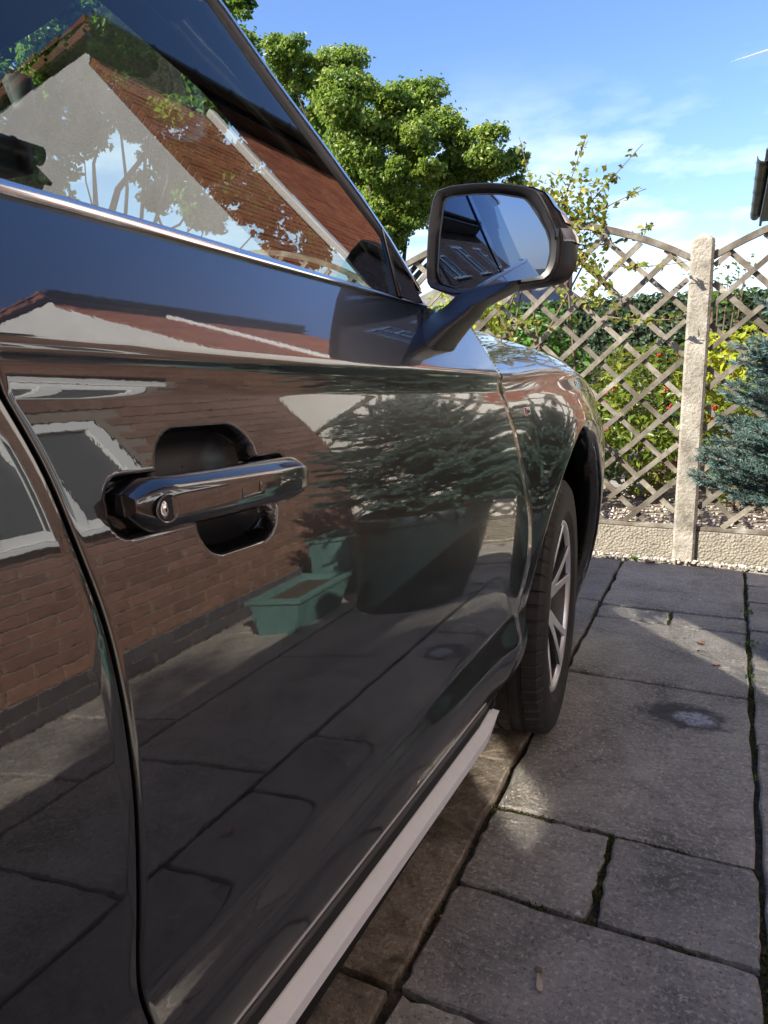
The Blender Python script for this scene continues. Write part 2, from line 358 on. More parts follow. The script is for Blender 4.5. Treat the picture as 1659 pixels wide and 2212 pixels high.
TWIG = mottled("twig_bark", [(.3, (.10, .065, .045)), (.7, (.19, .13, .09))], 30, .9)
POTG = mat("blue_green_glaze", (.015, .035, .038), .32); setc(POTG, ramp(POTG, noise(POTG, 7, 7, .65, 'World', (1, 1, .35), .8), [(.3, (.006, .011, .015)), (.6, (.010, .021, .025)), (.82, (.035, .05, .05))])); bump(POTG, noise(POTG, 30, 4, .6, 'World'), .15, .004)
TEAL = mat("teal_glaze", (.09, .20, .19), .4); setc(TEAL, ramp(TEAL, noise(TEAL, 8, 6, .6, 'World', (1, 1, .3)), [(.3, (.07, .15, .145)), (.7, (.13, .25, .235))]))
TERRA = mottled("terracotta", [(.3, (.30, .11, .065)), (.7, (.40, .16, .10))], 12, .85)
DRYLEAF = mat("dry_leaf", (.36, .20, .13), .8)
KEYWING = mat("key_wing", (.46, .37, .28), .7)
CLOUDW = mat("vapour_trail", (.9, .9, .9), 1.0)

# ================================================================== GROUND AND PAVING
def sheet(name, x0, x1, y0, y1, z, m, kind='structure'):
    return mk(name, [(x0, y0, z), (x1, y0, z), (x1, y1, z), (x0, y1, z)], [(0, 1, 2, 3)], m, kind=kind)
sheet("ground", -400, 400, -400, 400, -.075, GROUND)
pav = sheet("pavement", -7.0, 1.36, -9.0, 4.06, -.022, SOIL)
sheet("garden_gravel", -7.0, .46, 4.20, 9.0, -.03, GRAVELB)
def slab(x0, x1, y0, y1, m, fine=False):
    n = 10 if fine else 3; ch = .004; z0 = -.045
    a, b, c, d = (x0, y0), (x1, y0), (x1, y1), (x0, y1); per = []
    for p, q in ((a, b), (b, c), (c, d), (d, a)):
        for i in range(n):
            t = i / n; per.append([p[0] + (q[0] - p[0]) * t, p[1] + (q[1] - p[1]) * t])
    per = np.array(per); k = len(per); ctr = np.array([(x0 + x1) / 2, (y0 + y1) / 2])
    jit = rng.normal(0, .0028 if fine else .002, (k, 2)); per = per + jit
    if fine:                                    # knocked corners
        for ci in (0, n, 2 * n, 3 * n): per[ci] += (ctr - per[ci]) / np.linalg.norm(ctr - per[ci]) * rng.uniform(.001, .005)
    inn = per + (ctr - per) / np.linalg.norm(ctr - per, axis=1, keepdims=True) * (ch + rng.uniform(0, .003, (k, 1)))
    tilt = rng.normal(0, .0022, 2); dz = rng.normal(0, .0012)
    zt = lambda P: dz + (P - ctr) @ tilt
    v = [(*p, z0) for p in per] + [(*p, -.005 + zt(p) + rng.normal(0, .0008)) for p in per] + [(*p, zt(p)) for p in inn]
    f = []
    for r_ in range(2):
        for i in range(k):
            j = (i + 1) % k; f.append((r_ * k + i, r_ * k + j, (r_ + 1) * k + j, (r_ + 1) * k + i))
    f.append(tuple(2 * k + i for i in range(k)))
    o = mk("slab", v, f, m, pav, smooth=False); return o
G = .0075
def row(xs, y0, y1, m=SLAB, fine=False):
    for a, b in zip(xs[:-1], xs[1:]): slab(a + G, b - G, y0 + G, y1 - G, m, fine)
# column between the two long joints beside the car
for y0, y1, xs in ((1.287, 1.580, (-.470, -.180, .128)), (1.580, 2.460, (-.470, .128)), (2.460, 3.060, (-.470, .128)),
                   (3.060, 3.232, (-.470, -.170, .128)), (3.232, 4.015, (-.470, .128))):
    row(xs, y0, y1, SLAB, True)
row((-.470, .128), .985, 1.287, SLAB, True)
row((-.470, -.16, .128), .39, .985, SLAB, True)
row((-.470, .128), -.20, .39, SLAB, True)
# left column, half under the car
yy = [-3.2, -2.3, -1.4, -.5, .12, .985, 1.78, 2.38, 3.27, 4.015]
for a, b in zip(yy[:-1], yy[1:]): row((-1.07, -.470), a, b, SLABBR if -.6 < a < 2.0 else SLAB, a > -.6)
# right columns
yy = [-3.0, -2.1, -1.2, -.32, .28, .88, 1.366, 2.163, 2.72, 3.12, 3.493, 3.75, 4.015]
for a, b in zip(yy[:-1], yy[1:]): row((.128, .735), a, b, SLAB, a > -.4)
yy = [-3.0, -2.4, -1.5, -.6, .3, 1.24, 1.62, 2.50, 3.1, 4.015]
for a, b in zip(yy[:-1], yy[1:]): row((.735, 1.34), a, b, SLAB, a > -.4)
for xs, off in (((-1.67, -1.07), .3), ((-2.27, -1.67), .0), ((-2.87, -2.27), .5), ((-3.77, -2.87), .2), ((-4.67, -3.77), .4)):
    y = -2.6 + off
    while y < 4.0:
        y2 = min(y + rng.choice([.6, .9, .6, .3]), 4.015); row(xs, y, y2, SLAB); y = y2
for yb in (-3.2, -4.1, -5.0, -5.9):
    for x in np.arange(-4.6, .9, .9): slab(x + G, x + .9 - G, yb - .9 + G, yb - G, SLAB)
# moss tufts and grit in the joints: nobody could count them
def leaf_cloud(P, size, normals=None, aspect=.45, spread=1.0, fold=.25):
    """one folded rhombic leaf (2 quads -> 4 tris) at every point"""
    P = np.asarray(P, float); n = len(P); size = np.broadcast_to(np.asarray(size, float), (n,))[:, None]
    d = rng.normal(size=(n, 3)); d /= np.linalg.norm(d, axis=1, keepdims=True)
    if normals is not None: d = normals + d * spread; d /= np.linalg.norm(d, axis=1, keepdims=True)   # leaf normal
    t = rng.normal(size=(n, 3)); t -= d * (t * d).sum(1, keepdims=True); t /= np.linalg.norm(t, axis=1, keepdims=True)
    s = np.cross(d, t)
    w = size * aspect; up_ = d * w * fold
    v = np.stack([P - t * size * .5, P + s * w * .5 + up_ - t * size * .02, P + t * size * .5, P - s * w * .5 + up_ - t * size * .02], 1)
    b = np.arange(n)[:, None] * 4
    return v.reshape(-1, 3), np.concatenate([b + [0, 1, 2], b + [0, 2, 3]], 1).reshape(-1, 3)
def leaves(name, P, size, m, parent=None, kind=None, **k):
    v, f = leaf_cloud(P, size, **k); return mk(name, v, f, m, parent, kind=kind)
pts = []
def joint(p, q, n, w=.007):
    p, q = np.array(p), np.array(q); c = rng.random()
    for _ in range(n):
        t = rng.random()
        if math.sin(t * 13 + c * 6) + rng.normal(0, .5) < -.05: continue
        a = p + (q - p) * t + rng.normal(0, w * .6, 2); pts.append((*a, rng.uniform(-.016, -.004)))
joint((.128, .9), (.128, 4.0), 3400, .009); joint((-.47, 1.58), (.12, 1.58), 900); joint((-.18, 1.29), (-.18, 1.58), 700, .009)
joint((-.45, 1.287), (.12, 1.287), 420); joint((-.47, .8), (-.47, 1.6), 160); joint((-.17, 3.06), (-.17, 3.23), 300); joint((-.47, 2.5), (-.47, 4.0), 260); joint((-.4, 2.46), (.12, 2.46), 160)
leaves("moss_tufts", pts, rng.uniform(.005, .011, len(pts)), MOSS, kind='stuff', aspect=.7)
pts = []
for i, (x, y, s, cnt) in enumerate(((.128, 2.95, .020, 16), (.13, 3.32, .018, 14), (.126, 2.62, .016, 12), (-.42, 4.03, .022, 30), (.125, 1.95, .012, 8))):
    o = leaves("joint_weed", np.array([x, y, .006]) + rng.normal(0, 1, (cnt, 3)) * [s * .6, s * .8, s * .35], rng.uniform(.55, 1.1, cnt) * s, WEED, aspect=.6)
    tag(o, ["small green weed growing in the right hand paving joint beside the pot", "green weed in the right hand joint, furthest one before the post", "tiny weed in the joint just in front of the pot",
            "bright green seedling at the foot of the gravel board left of the post", "smallest weed low in the right hand paving joint"][i], 'weed', 'weeds in the paving')
# pebbles spilled along the foot of the fence
cubo = [(-1, 0, 0), (1, 0, 0), (0, -1, 0), (0, 1, 0), (0, 0, -1), (0, 0, 1)]
cubf = [(0, 2, 5), (2, 1, 5), (1, 3, 5), (3, 0, 5), (2, 0, 4), (1, 2, 4), (3, 1, 4), (0, 3, 4)]
bmi = bmesh.new(); bmesh.ops.create_icosphere(bmi, subdivisions=2, radius=1); icv = np.array([v.co[:] for v in bmi.verts]); icf = [[q.index for q in f.verts] for f in bmi.faces]; bmi.free()
bmi = bmesh.new(); bmesh.ops.create_icosphere(bmi, subdivisions=1, radius=1); ic1v = np.array([v.co[:] for v in bmi.verts]); ic1f = np.array([[q.index for q in f.verts] for f in bmi.faces]); bmi.free()
def stones(name, P, size, m, parent=None, kind='stuff'):
    P = np.asarray(P); n = len(P); sc = size[:, None] * rng.uniform(.55, 1.1, (n, 3)); sc[:, 2] *= .6
    v = ic1v[None] * sc[:, None] * (1 + rng.normal(0, .08, (n, len(ic1v), 1))); a = rng.uniform(0, 6.28, n); c, s_ = np.cos(a)[:, None], np.sin(a)[:, None]
    x, y = v[..., 0] * c - v[..., 1] * s_, v[..., 0] * s_ + v[..., 1] * c
    v = np.stack([x, y, v[..., 2]], -1) + P[:, None]
    f = ic1f[None] + (np.arange(n) * len(ic1v))[:, None, None]
    return mk(name, v.reshape(-1, 3), f.reshape(-1, 3), m, parent, smooth=True, kind=kind)
n = 620; X_ = rng.uniform(-2.0, 1.3, n); Y_ = 4.085 - np.abs(rng.normal(0, .032, n)); Y_ = np.clip(Y_, 3.96, 4.09)
P = np.stack([X_, Y_, np.where(Y_ > 4.02, .002, .006) + rng.uniform(0, .012, n)], 1); stones("white_pebbles", P, rng.uniform(.007, .015, n), PEBBLE)
n = 2600; P = np.stack([rng.uniform(-1.6, .45, n), 4.2 + rng.gamma(1.6, .55, n), np.full(n, -.022)], 1); P = P[P[:, 1] < 7.5]; stones("garden_pebbles", P, rng.uniform(.009, .018, len(P)), PEBBLE)
n = 420; P = np.stack([rng.uniform(-.46, .7, n), rng.uniform(.5, 3.95, n), np.full(n, .001)], 1); stones("paving_grit", P, rng.uniform(.0008, .0026, n), PEBBLE)
# sycamore keys and dry leaves lying about
def sycamore_key(x, y, a, s, lab):
    t = thing("sycamore_key", lab, "seed", (x, y, .004)); c, q = math.cos(a), math.sin(a)
    w = []; top = []
    prof = [(0, .0012), (.25, .0018), (.5, .0034), (.75, .0046), (.92, .0036), (1, .001)]
    for u, h in prof:
        for sd in (-1, 1):
            lx, ly = u * s, sd * h * s / .03; w.append((x + lx * c - ly * q, y + lx * q + ly * c, .0045 + .004 * math.sin(u * 3)))
    f = [(2 * i, 2 * i + 2, 2 * i + 3, 2 * i + 1) for i in range(len(prof) - 1)]
    v = w + [(p[0], p[1], p[2] + .0008) for p in w]; k = len(w); f = f + [(a_ + k, b2 + k, c2 + k, d2 + k) for a_, d2, c2, b2 in f]
    mk("wing", v, f, KEYWING, t)
    vv = icv * np.array([.2, .13, .12]) * s + np.array([x - .12 * s * c, y - .12 * s * q, .007]); mk("seed", vv, icf, TWIG, t, smooth=True)
sycamore_key(-.245, 1.115, -1.25, .040, "pale sycamore key lying on the nearest large slab")
sycamore_key(-.04, 2.80, .5, .03, "sycamore key on the sunlit slab beyond the damp spot")
def dry_leaf(x, y, a, s, lab, m=DRYLEAF):
    g = 6; v = []; 
    for i in range(g + 1):
        u = i / g; wv = math.sin(math.pi * (u * .92 + .04)) ** .8 * .36 * s
        for j in (-1, 0, 1):
            lx, ly = (u - .5) * s, j * wv; v.append((x + lx * math.cos(a) - ly * math.sin(a), y + lx * math.sin(a) + ly * math.cos(a), .004 + abs(j) * .006 * s / .03 + .12 * s * (u - .5) ** 2))
    f = [(i * 3 + j, i * 3 + j + 1, i * 3 + j + 4, i * 3 + j + 3) for i in range(g) for j in (0, 1)]
    k = len(v); v += [(p[0], p[1], p[2] - .0008) for p in v]; f += [(q[3] + k, q[2] + k, q[1] + k, q[0] + k) for q in f]
    tag(mk("dry_leaf", v, f, m, smooth=True), lab, "leaf", "leaves fallen on the paving")
dry_leaf(.045, 1.115, .7, .030, "curled brown leaf on the nearest slab near the right hand joint")
dry_leaf(-.035, 2.88, 1.9, .032, "pale dry leaf in the middle of the lit paving patch")
dry_leaf(.02, 2.68, .3, .026, "small reddish leaf near the corner of the lit paving patch")
dry_leaf(-.33, 3.98, .2, .05, "brown leaf against the pebbles left of the concrete post")

# ================================================================== FENCE
FY = 4.15
def post(x, lab):
    w, d, h = .056, .055, 1.655
    m = MB(); secs = []
    for z, k in ((-.06, 1.0), (.4, .995), (1.0, .985), (h - .02, .97), (h, .955)):
        c = .012
        W_, D_ = w * k, d * k
        secs.append([(x - W_ + c, FY - D_, z), (x + W_ - c, FY - D_, z), (x + W_, FY - D_ + c, z), (x + W_, FY + D_ - c, z), (x + W_ - c, FY + D_, z), (x - W_ + c, FY + D_, z), (x - W_, FY + D_ - c, z), (x - W_, FY - D_ + c, z)])
    m.loft(secs, cap=False); b = len(m.v) - 8; m.v.append((x, FY, h + .036))
    for j in range(8): m.f.append((b + j, b + (j + 1) % 8, len(m.v) - 1))
    o = m.build("concrete_post", CONC); return tag(o, lab, "fence post", "concrete fence posts")
PX = (-2.02, -.175, 1.67)
post(PX[1], "weathered pointed concrete post in the middle, leaf shadows on it")
post(PX[0], "concrete fence post hidden behind the car bonnet")
post(PX[2], "concrete fence post beside the corner of the brick house")
def gboard(x0, x1, lab):
    m = MB(); nx = 60; m.box(x0, x1, FY - .024, FY + .024, -.05, .163, .006)
    o = m.build("gravel_board", PEBC); tag(o, lab, "gravel board", "concrete gravel boards under the trellis")
gboard(PX[1] + .054, PX[2] - .054, "pebbled concrete gravel board right of the middle post")
gboard(PX[0] + .054, PX[1] - .054, "pebbled concrete gravel board behind the front wheel")
def trellis(x0, x1, lab):
    t = thing("trellis_panel", lab, "trellis", (x0, FY, .17), "arched trellis fence panels")
    cx, hw = (x0 + x1) / 2, (x1 - x0) / 2; zb = .185
    top = lambda x: 1.575 + .235 * (1 - ((x - cx) / hw) ** 2)
    w = .0132
    m = MB().box(x0, x1, FY - .019, FY + .019, .166, .186, .003); recalc(m.build("rail", TIMBER, t))
    m = MB(); secs = []
    for i in range(25):
        x = x0 + (x1 - x0) * i / 24; z = top(x); secs.append([(x, FY - .02, z - .017), (x, FY - .02, z + .017), (x, FY + .02, z + .017), (x, FY + .02, z - .017)])
    recalc(m.loft(secs).build("arched_rail", TIMBER, t))
    for sgn, y0, y1 in ((1, FY - .017, FY - .003), (-1, FY - .001, FY + .013)):
        c = -2.2 if sgn > 0 else 0.0
        step = .2085
        k0 = int(np.floor((zb - sgn * 1 * x1 - 3) / step)); 
        for k in range(-40, 60):
            b = k * step + (.045 if sgn > 0 else .02) 
            # z = sgn*(x-cx) + b
            xs = np.linspace(x0 + .004, x1 - .004, 400); zs = sgn * .93 * (xs - cx) + b
            ok = (zs > zb + .004) & (zs < np.array([top(q) for q in xs]) - .014)
            if ok.sum() < 14: continue
            xa, xb = xs[ok][0], xs[ok][-1]; jz = rng.normal(0, .004); sk = rng.normal(0, .006)
            za, zb_ = sgn * .93 * (xa - cx) + b + jz, sgn * .93 * (xb - cx) + b + jz + sk
            d = np.array([xb - xa, zb_ - za]); Ln = np.linalg.norm(d); d /= Ln; nrm = np.array([-d[1], d[0]]) * (w + rng.normal(0, .0008))
            secs = []
            nseg = max(2, int(Ln / .25)); 
            for s_ in range(nseg + 1):
                q = np.array([xa, za]) + d * Ln * s_ / nseg; wob = rng.normal(0, .0012, 2)
                A, B = q + nrm + wob, q - nrm + wob; secs.append([(A[0], y0, A[1]), (A[0], y1, A[1]), (B[0], y1, B[1]), (B[0], y0, B[1])])
            recalc(MB().loft(secs).build("slat", TIMBER, t))
    return t
trellis(PX[1] + .056, PX[2] - .056, "arched diamond trellis panel right of the middle post, spruce in front of it")
trellis(PX[0] + .056, PX[1] - .056, "arched diamond trellis panel behind the door mirror, overgrown by a climber")
trellis(PX[0] - 1.845 + .056, PX[0] - .056, "arched trellis panel beyond the far side of the car")
gboard(PX[0] - 1.845 + .054, PX[0] - .054, "gravel board beyond the far side of the car")

# ================================================================== HOUSES
def bricks(axis, c, a0, a1, z0, z1, name, m, parent, holes=(), outward=-1, first=0, m2=None, z2=0, h=.065, bl=.215, j=.010, proud=.006, end=0):
    """stretcher bond on the plane axis=c; the first `first` bricks are parts, the rest one stuff mesh"""
    rest = MB(); cnt = 0; z = z0; r_ = 0; shared = {}
    pz = h + j; pa_ = bl + j
    while z + h <= z1 + .001:
        a = a0 - (pa_ / 2 if r_ % 2 else 0)
        while a < a1 - .02:
            s, e = max(a, a0), min(a + bl, a1)
            if e - s > .03 and not any(s < H[1] and e > H[0] and z < H[3] and z + h > H[2] for H in holes):
                mm = m2 if (m2 is not None and z < z2) else m
                p = proud + rng.uniform(-.0015, .002)
                lo, hi = (c - p, c + .04) if outward < 0 else (c - .04, c + p)
                if cnt < first:
                    key = (mm.name, round(e - s, 3))
                    ce, cz = (s + e) / 2, z + h / 2
                    if key not in shared:
                        w = (e - s) / 2
                        mb = MB()
                        if axis == 'x': mb.box(lo - c, hi - c, -w, w, -h / 2, h / 2, .003)
                        else: mb.box(-w, w, lo - c, hi - c, -h / 2, h / 2, .003)
                        o = mb.build(name, mm); COL.objects.unlink(o); shared[key] = o.data; bpy.data.objects.remove(o)
                    o = bpy.data.objects.new(name, shared[key]); COL.objects.link(o); o.parent = parent
                    o.location = (Vector((c, ce, cz)) if axis == 'x' else Vector((ce, c, cz))) - org_of(parent)
                    o.location.x += rng.uniform(-.0015, .0015) if axis == 'x' else 0
                    cnt += 1
                else:
                    if axis == 'x': rest.box(lo, hi, s, e, z, z + h)
                    else: rest.box(s, e, lo, hi, z, z + h)
            a += pa_
        z += pz; r_ += 1
    if rest.f: rest.build("brickwork", m, parent, kind='stuff')
def window(parent, x, y0, y1, z0, z1, mull, lab=None, transom=None, clear=(), sill=True):
    """frame on a plane X=x seen from -X"""
    W_ = .085; m = MB()
    fx0, fx1 = x - .012, x + .05
    m.box(fx0, fx1, y0, y1, z1 - W_, z1, .006).box(fx0, fx1, y0, y1, z0, z0 + W_, .006).box(fx0 + .001, fx1, y0, y0 + W_, z0 + .01, z1 - .01, .006).box(fx0 + .001, fx1, y1 - W_, y1, z0 + .01, z1 - .01, .006)
    for q in mull: m.box(fx0 - .004, fx1, q - .055, q + .055, z0 + .02, z1 - .02, .006)
    if transom: m.box(fx0 - .002, fx1, y0 + .02, mull[0] if mull else y1, transom - .03, transom + .03, .006)
    fr = m.build("window", UPVC, parent)
    ys = [y0 + W_] + [c for q in mull for c in (q - .055, q + .055)] + [y1 - W_]
    for i_, (a, b) in enumerate(zip(ys[::2], ys[1::2])): mk("pane", [(x + .014, a, z0 + W_), (x + .014, b, z0 + W_), (x + .014, b, z1 - W_), (x + .014, a, z1 - W_)], [(0, 3, 2, 1)], CLEARP if i_ in clear else PANE, fr)
    if sill: MB().box(x - .075, x + .05, y0 - .05, y1 + .05, z0 - .045, z0 - .004, .006).build("sill", UPVC, fr)
    return fr
# --- the brick house whose side runs along the drive
HX = 1.36
h1 = thing("brick_house", "brown brick house along the drive, seen mirrored in the car door", "house", (HX, 0, 0))
HT = 4.95; Y0, Y1 = -20.0, 3.88
win_g = (-.02, 2.34, 1.02, 2.02)
win_u = (-1.9, -.35, 3.25, 4.45)
win_s = (-.68, -.24, 1.74, 2.22)
win_bs = [(y, y + 1.5, 3.0, 4.2) for y in (-8.2, -11.4, -14.6, -17.8)]
holes = [win_g, win_u, win_s, *win_bs, (-3.6, -2.6, .16, 2.15)]
mm = MB(); cuts = sorted({Y0, Y1, *[c for H in holes for c in H[:2]]}); zc2 = sorted({-.08, HT, *[c for H in holes for c in H[2:]]})
for a, b in zip(cuts[:-1], cuts[1:]):
    for c, d in zip(zc2[:-1], zc2[1:]):
        if any(a >= H[0] - 1e-6 and b <= H[1] + 1e-6 and c >= H[2] - 1e-6 and d <= H[3] + 1e-6 for H in holes): continue
        mm.add([(HX, a, c), (HX, b, c), (HX, b, d), (HX, a, d)], [(0, 3, 2, 1)])
mm.add([(HX, Y1, -.08), (9, Y1, -.08), (9, Y1, HT), (HX, Y1, HT)], [(0, 3, 2, 1)])
mm.add([(HX, Y0, -.08), (9, Y0, -.08), (9, Y0, HT), (HX, Y0, HT)], [(0, 1, 2, 3)])
mm.build("wall", MORTAR, h1)
bricks('x', HX, .55, Y1, .0, .97, "brick", BRICK, h1, [win_g], first=190, m2=BRICKBL, z2=.15)
bricks('x', HX, Y0, .54, .0, .97, "brick", BRICK, h1, holes, m2=None)
bricks('x', HX, Y0, Y1, .975, HT, "brick", BRICK, h1, [(a - .01, b + .01, c - .05, d + .01) for a, b, c, d in holes])
bricks('y', Y1, HX - .004, 4.2, .0, HT, "brick", BRICK, h1, (), outward=1)
MB().box(HX + .05, HX + .13, win_g[0], win_g[1], win_g[2], win_g[3]).build("reveal", CABIN, h1)
MB().box(HX + .05, HX + .13, win_u[0], win_u[1], win_u[2], win_u[3]).build("reveal", CABIN, h1)
window(h1, HX + .018, *win_g, mull=(.50, 1.015, 1.50, 1.86), clear=(2,))
MB().box(HX + .05, HX + .13, win_s[0], win_s[1], win_s[2], win_s[3]).build("reveal", CABIN, h1)
for wb in win_bs:
    MB().box(HX + .05, HX + .13, *wb).build("reveal", CABIN, h1)
    window(h1, HX + .018, *wb, mull=(wb[0] + .75,), transom=3.8)
window(h1, HX + .018, *win_s, mull=(), clear=(0,))
window(h1, HX + .018, *win_u, mull=(-1.1,), transom=4.05, clear=(0, 1))
dr = MB().box(HX + .02, HX + .07, -3.55, -2.65, .16, 2.10, .01).build("door", UPVC, h1); MB().tube([(HX + .0, -2.75, 1.05), (HX - .02, -2.75, 1.05), (HX - .02, -2.87, 1.05)], .009).build("handle", CHROME, dr)
mk("soffit", [(HX - .36, Y0, HT), (HX + .02, Y0, HT), (HX + .02, Y1 + .15, HT), (HX - .36, Y1 + .15, HT)], [(0, 3, 2, 1)], SOFFIT, h1)
MB().box(HX - .385, HX - .36, Y0, Y1 + .15, HT - .06, HT + .15, .004).build("fascia", FASCIA, h1)
def gutter(x, y0, y1, z, r_, parent, name="gutter"):
    m = MB(); secs = []
    for y in (y0, y1):
        s_ = [(x + r_ * math.cos(a), y, z + r_ * math.sin(a)) for a in np.linspace(math.pi, 2 * math.pi, 11)] + [(x + (r_ - .006) * math.cos(a), y, z + (r_ - .006) * math.sin(a)) for a in np.linspace(2 * math.pi, math.pi, 11)]
        secs.append(s_)
    m.loft(secs); y = y0 + .1
    while y < y1:
        m.loft([[(x + (r_ + .008) * math.cos(a), yy_, z + (r_ + .008) * math.sin(a)) for a in np.linspace(math.pi, 2 * math.pi, 11)] for yy_ in (y, y + .05)], closed=False, cap=False); y += .55
    return recalc(m.build(name, FASCIA, parent))
gutter(HX - .445, Y0, Y1 + .15, HT + .12, .055, h1)
def tiled_roof(parent, x0, z0, x1, z1, y0, y1, m, tw=.24, rows=14, th=.022, name="roof_tile"):
    """courses stepping up the slope; stuff: the courses are past counting"""
    P0, P1 = np.array([x0, z0]), np.array([x1, z1]); d = (P1 - P0); Ln = np.linalg.norm(d); d /= Ln; nn = np.array([-d[1], d[0]]);
    if nn[1] < 0: nn = -nn
    mb = MB(); st = Ln / rows
    for r_ in range(rows):
        a, b = P0 + d * st * r_, P0 + d * min(st * (r_ + 1.12), Ln); y = y0 - (tw / 2 if r_ % 2 else 0)
        while y < y1:
            s_, e = max(y, y0) + .002, min(y + tw, y1) - .002
            if e - s_ > .03:
                l1, l2 = nn * (.012 + th) , nn * .004; q = rng.uniform(0, .004)
                mb.add([(a[0], s_, a[1]), (a[0], e, a[1]), (b[0], e, b[1]), (b[0], s_, b[1]), (a[0] + l1[0], s_, a[1] + l1[1] + q), (a[0] + l1[0], e, a[1] + l1[1] + q), (b[0] + l2[0], e, b[1] + l2[1]), (b[0] + l2[0], s_, b[1] + l2[1])],
                       [(4, 5, 6, 7), (0, 4, 7, 3), (1, 2, 6, 5), (0, 1, 5, 4)])
            y += tw
    return mb.build(name, m, parent, kind='stuff')
rf = mk("roof", [(HX - .44, Y0 - .1, HT + .13), (HX - .44, Y1 + .2, HT + .13), (5.2, Y1 + .2, HT + 3.0), (5.2, Y0 - .1, HT + 3.0), (9, Y0 - .1, HT + .13), (9, Y1 + .2, HT + .13)], [(0, 3, 2, 1), (3, 4, 5, 2)], FASCIA, h1)
tiled_roof(rf, HX - .46, HT + .14, 5.2, HT + 3.02, -14.0, Y1 + .2, TILEGY, rows=22)
# --- the rendered house beyond the fence
GX, GY = .47, 4.72; EZ = 5.75; RX, RZ = 3.9, 8.6; FYe = 9.05
h2 = thing("rendered_house", "white rendered gable house with orange brick side, mirrored in the side window", "house", (GX, GY, 0))
mk("gable_wall", [(GX, GY, -.05), (7.3, GY, -.05), (7.3, GY, EZ), (RX, GY, RZ), (GX, GY, EZ)], [(0, 1, 2, 3, 4)], RENDER, h2)
mk("wall", [(GX + .0, GY + .003, -.05), (GX, FYe, -.05), (GX, FYe, EZ), (GX, GY + .003, EZ)], [(0, 3, 2, 1)], MORTAR, h2)
mk("end_wall", [(GX, FYe, -.05), (7.3, FYe, -.05), (7.3, FYe, EZ), (RX, FYe, RZ), (GX, FYe, EZ)], [(4, 3, 2, 1, 0)], RENDER, h2)
w2 = (6.05, 7.15, 3.3, 4.7)
bricks('x', GX, GY - .004, FYe, .0, EZ - .04, "brick", BRICKOR, h2)
MB().box(GX - .07, GX - .012, 6.02, 6.12, .1, EZ - .15, .012).build("downpipe", UPVC, h2)
MB().box(GX - .10, GX - .075, GY - .05, FYe + .1, EZ - .04, EZ + .07, .004).build("fascia", FASCIA, h2)
mk("soffit", [(GX - .08, GY - .05, EZ - .03), (GX, GY - .05, EZ - .03), (GX, FYe, EZ - .03), (GX - .08, FYe, EZ - .03)], [(0, 3, 2, 1)], FASCIA, h2)
gutter(GX - .15, GY - .05, FYe + .1, EZ + .06, .045, h2)
vg = MB(); nst = 22
for i in range(nst):
    t0, t1 = i / nst, (i + 1.15) / nst
    for sx, ex in ((GX - .12, RX), (7.6, RX)):
        xa, xb = sx + (ex - sx) * t0, sx + (ex - sx) * min(t1, 1); za, zb = EZ + .0 + (RZ - EZ) * t0, EZ + .0 + (RZ - EZ) * min(t1, 1)
        vg.add([(xa, GY - .05, za), (xb, GY - .05, zb - .02), (xb, GY - .05, zb + .03), (xa, GY - .05, za + .07), (xa, GY + .12, za), (xb, GY + .12, zb - .02), (xb, GY + .12, zb + .03), (xa, GY + .12, za + .07)],
               [(0, 1, 2, 3), (4, 7, 6, 5), (3, 2, 6, 7), (0, 4, 5, 1), (0, 3, 7, 4), (1, 5, 6, 2)])
recalc(vg.build("verge", TILE, h2))
r2 = mk("roof", [(GX - .12, GY - .05, EZ + .07), (GX - .12, FYe + .1, EZ + .07), (RX, FYe + .1, RZ + .06), (RX, GY - .05, RZ + .06), (7.6, GY - .05, EZ + .07), (7.6, FYe + .1, EZ + .07)], [(0, 3, 2, 1), (3, 4, 5, 2)], FASCIA, h2)
tiled_roof(r2, GX - .13, EZ + .08, RX, RZ + .08, GY - .05, FYe + .1, TILE, rows=18)
# lean-to along its side, gutter just entering the frame at the right
LY0, LY1 = 6.2, 8.75
lt = mk("lean_to_roof", [(.17, LY0, 2.44), (.17, LY1, 2.44), (GX - .008, LY1, 2.86), (GX - .008, LY0, 2.86), (.17, LY0, 2.40), (.17, LY1, 2.40), (GX - .008, LY1, 2.40), (GX - .008, LY0, 2.40)],
        [(0, 3, 2, 1), (4, 5, 6, 7), (0, 4, 7, 3), (1, 2, 6, 5), (0, 1, 5, 4)], [FASCIA], h2)
MB().box(.145, .168, LY0 - .02, LY1 + .02, 2.36, 2.50, .003).build("lean_to_fascia", FASCIA, h2)
gutter(.102, LY0, LY1 + .05, 2.47, .045, h2, "lean_to_gutter")
tiled_roof(lt, .14, 2.49, GX - .012, 2.92, LY0, LY1, TILEGY, rows=3)
# --- a bungalow far behind the hedge
h3 = thing("distant_bungalow", "grey roofed bungalow peeping over the hedge below the mirror", "house", (-6.0, 22, 0))
MB().box(-9.5, -3.9, 20, 25, 0, 2.2).build("wall", RENDER, h3)
r3 = mk("roof", [(-9.9, 19.6, 2.1), (-3.5, 19.6, 2.1), (-5.2, 22.5, 3.55), (-8.2, 22.5, 3.55), (-9.9, 25.4, 2.1), (-3.5, 25.4, 2.1)], [(0, 1, 2, 3), (3, 2, 5, 4), (1, 5, 2), (0, 3, 4)], add_random(mottled("slate", [(.3, (.12, .115, .115)), (.7, (.19, .18, .18))], 4)), h3)
MB().box(-4.9, -4.5, 22.2, 22.8, 2.9, 4.0).build("chimney", BRICK, r3)
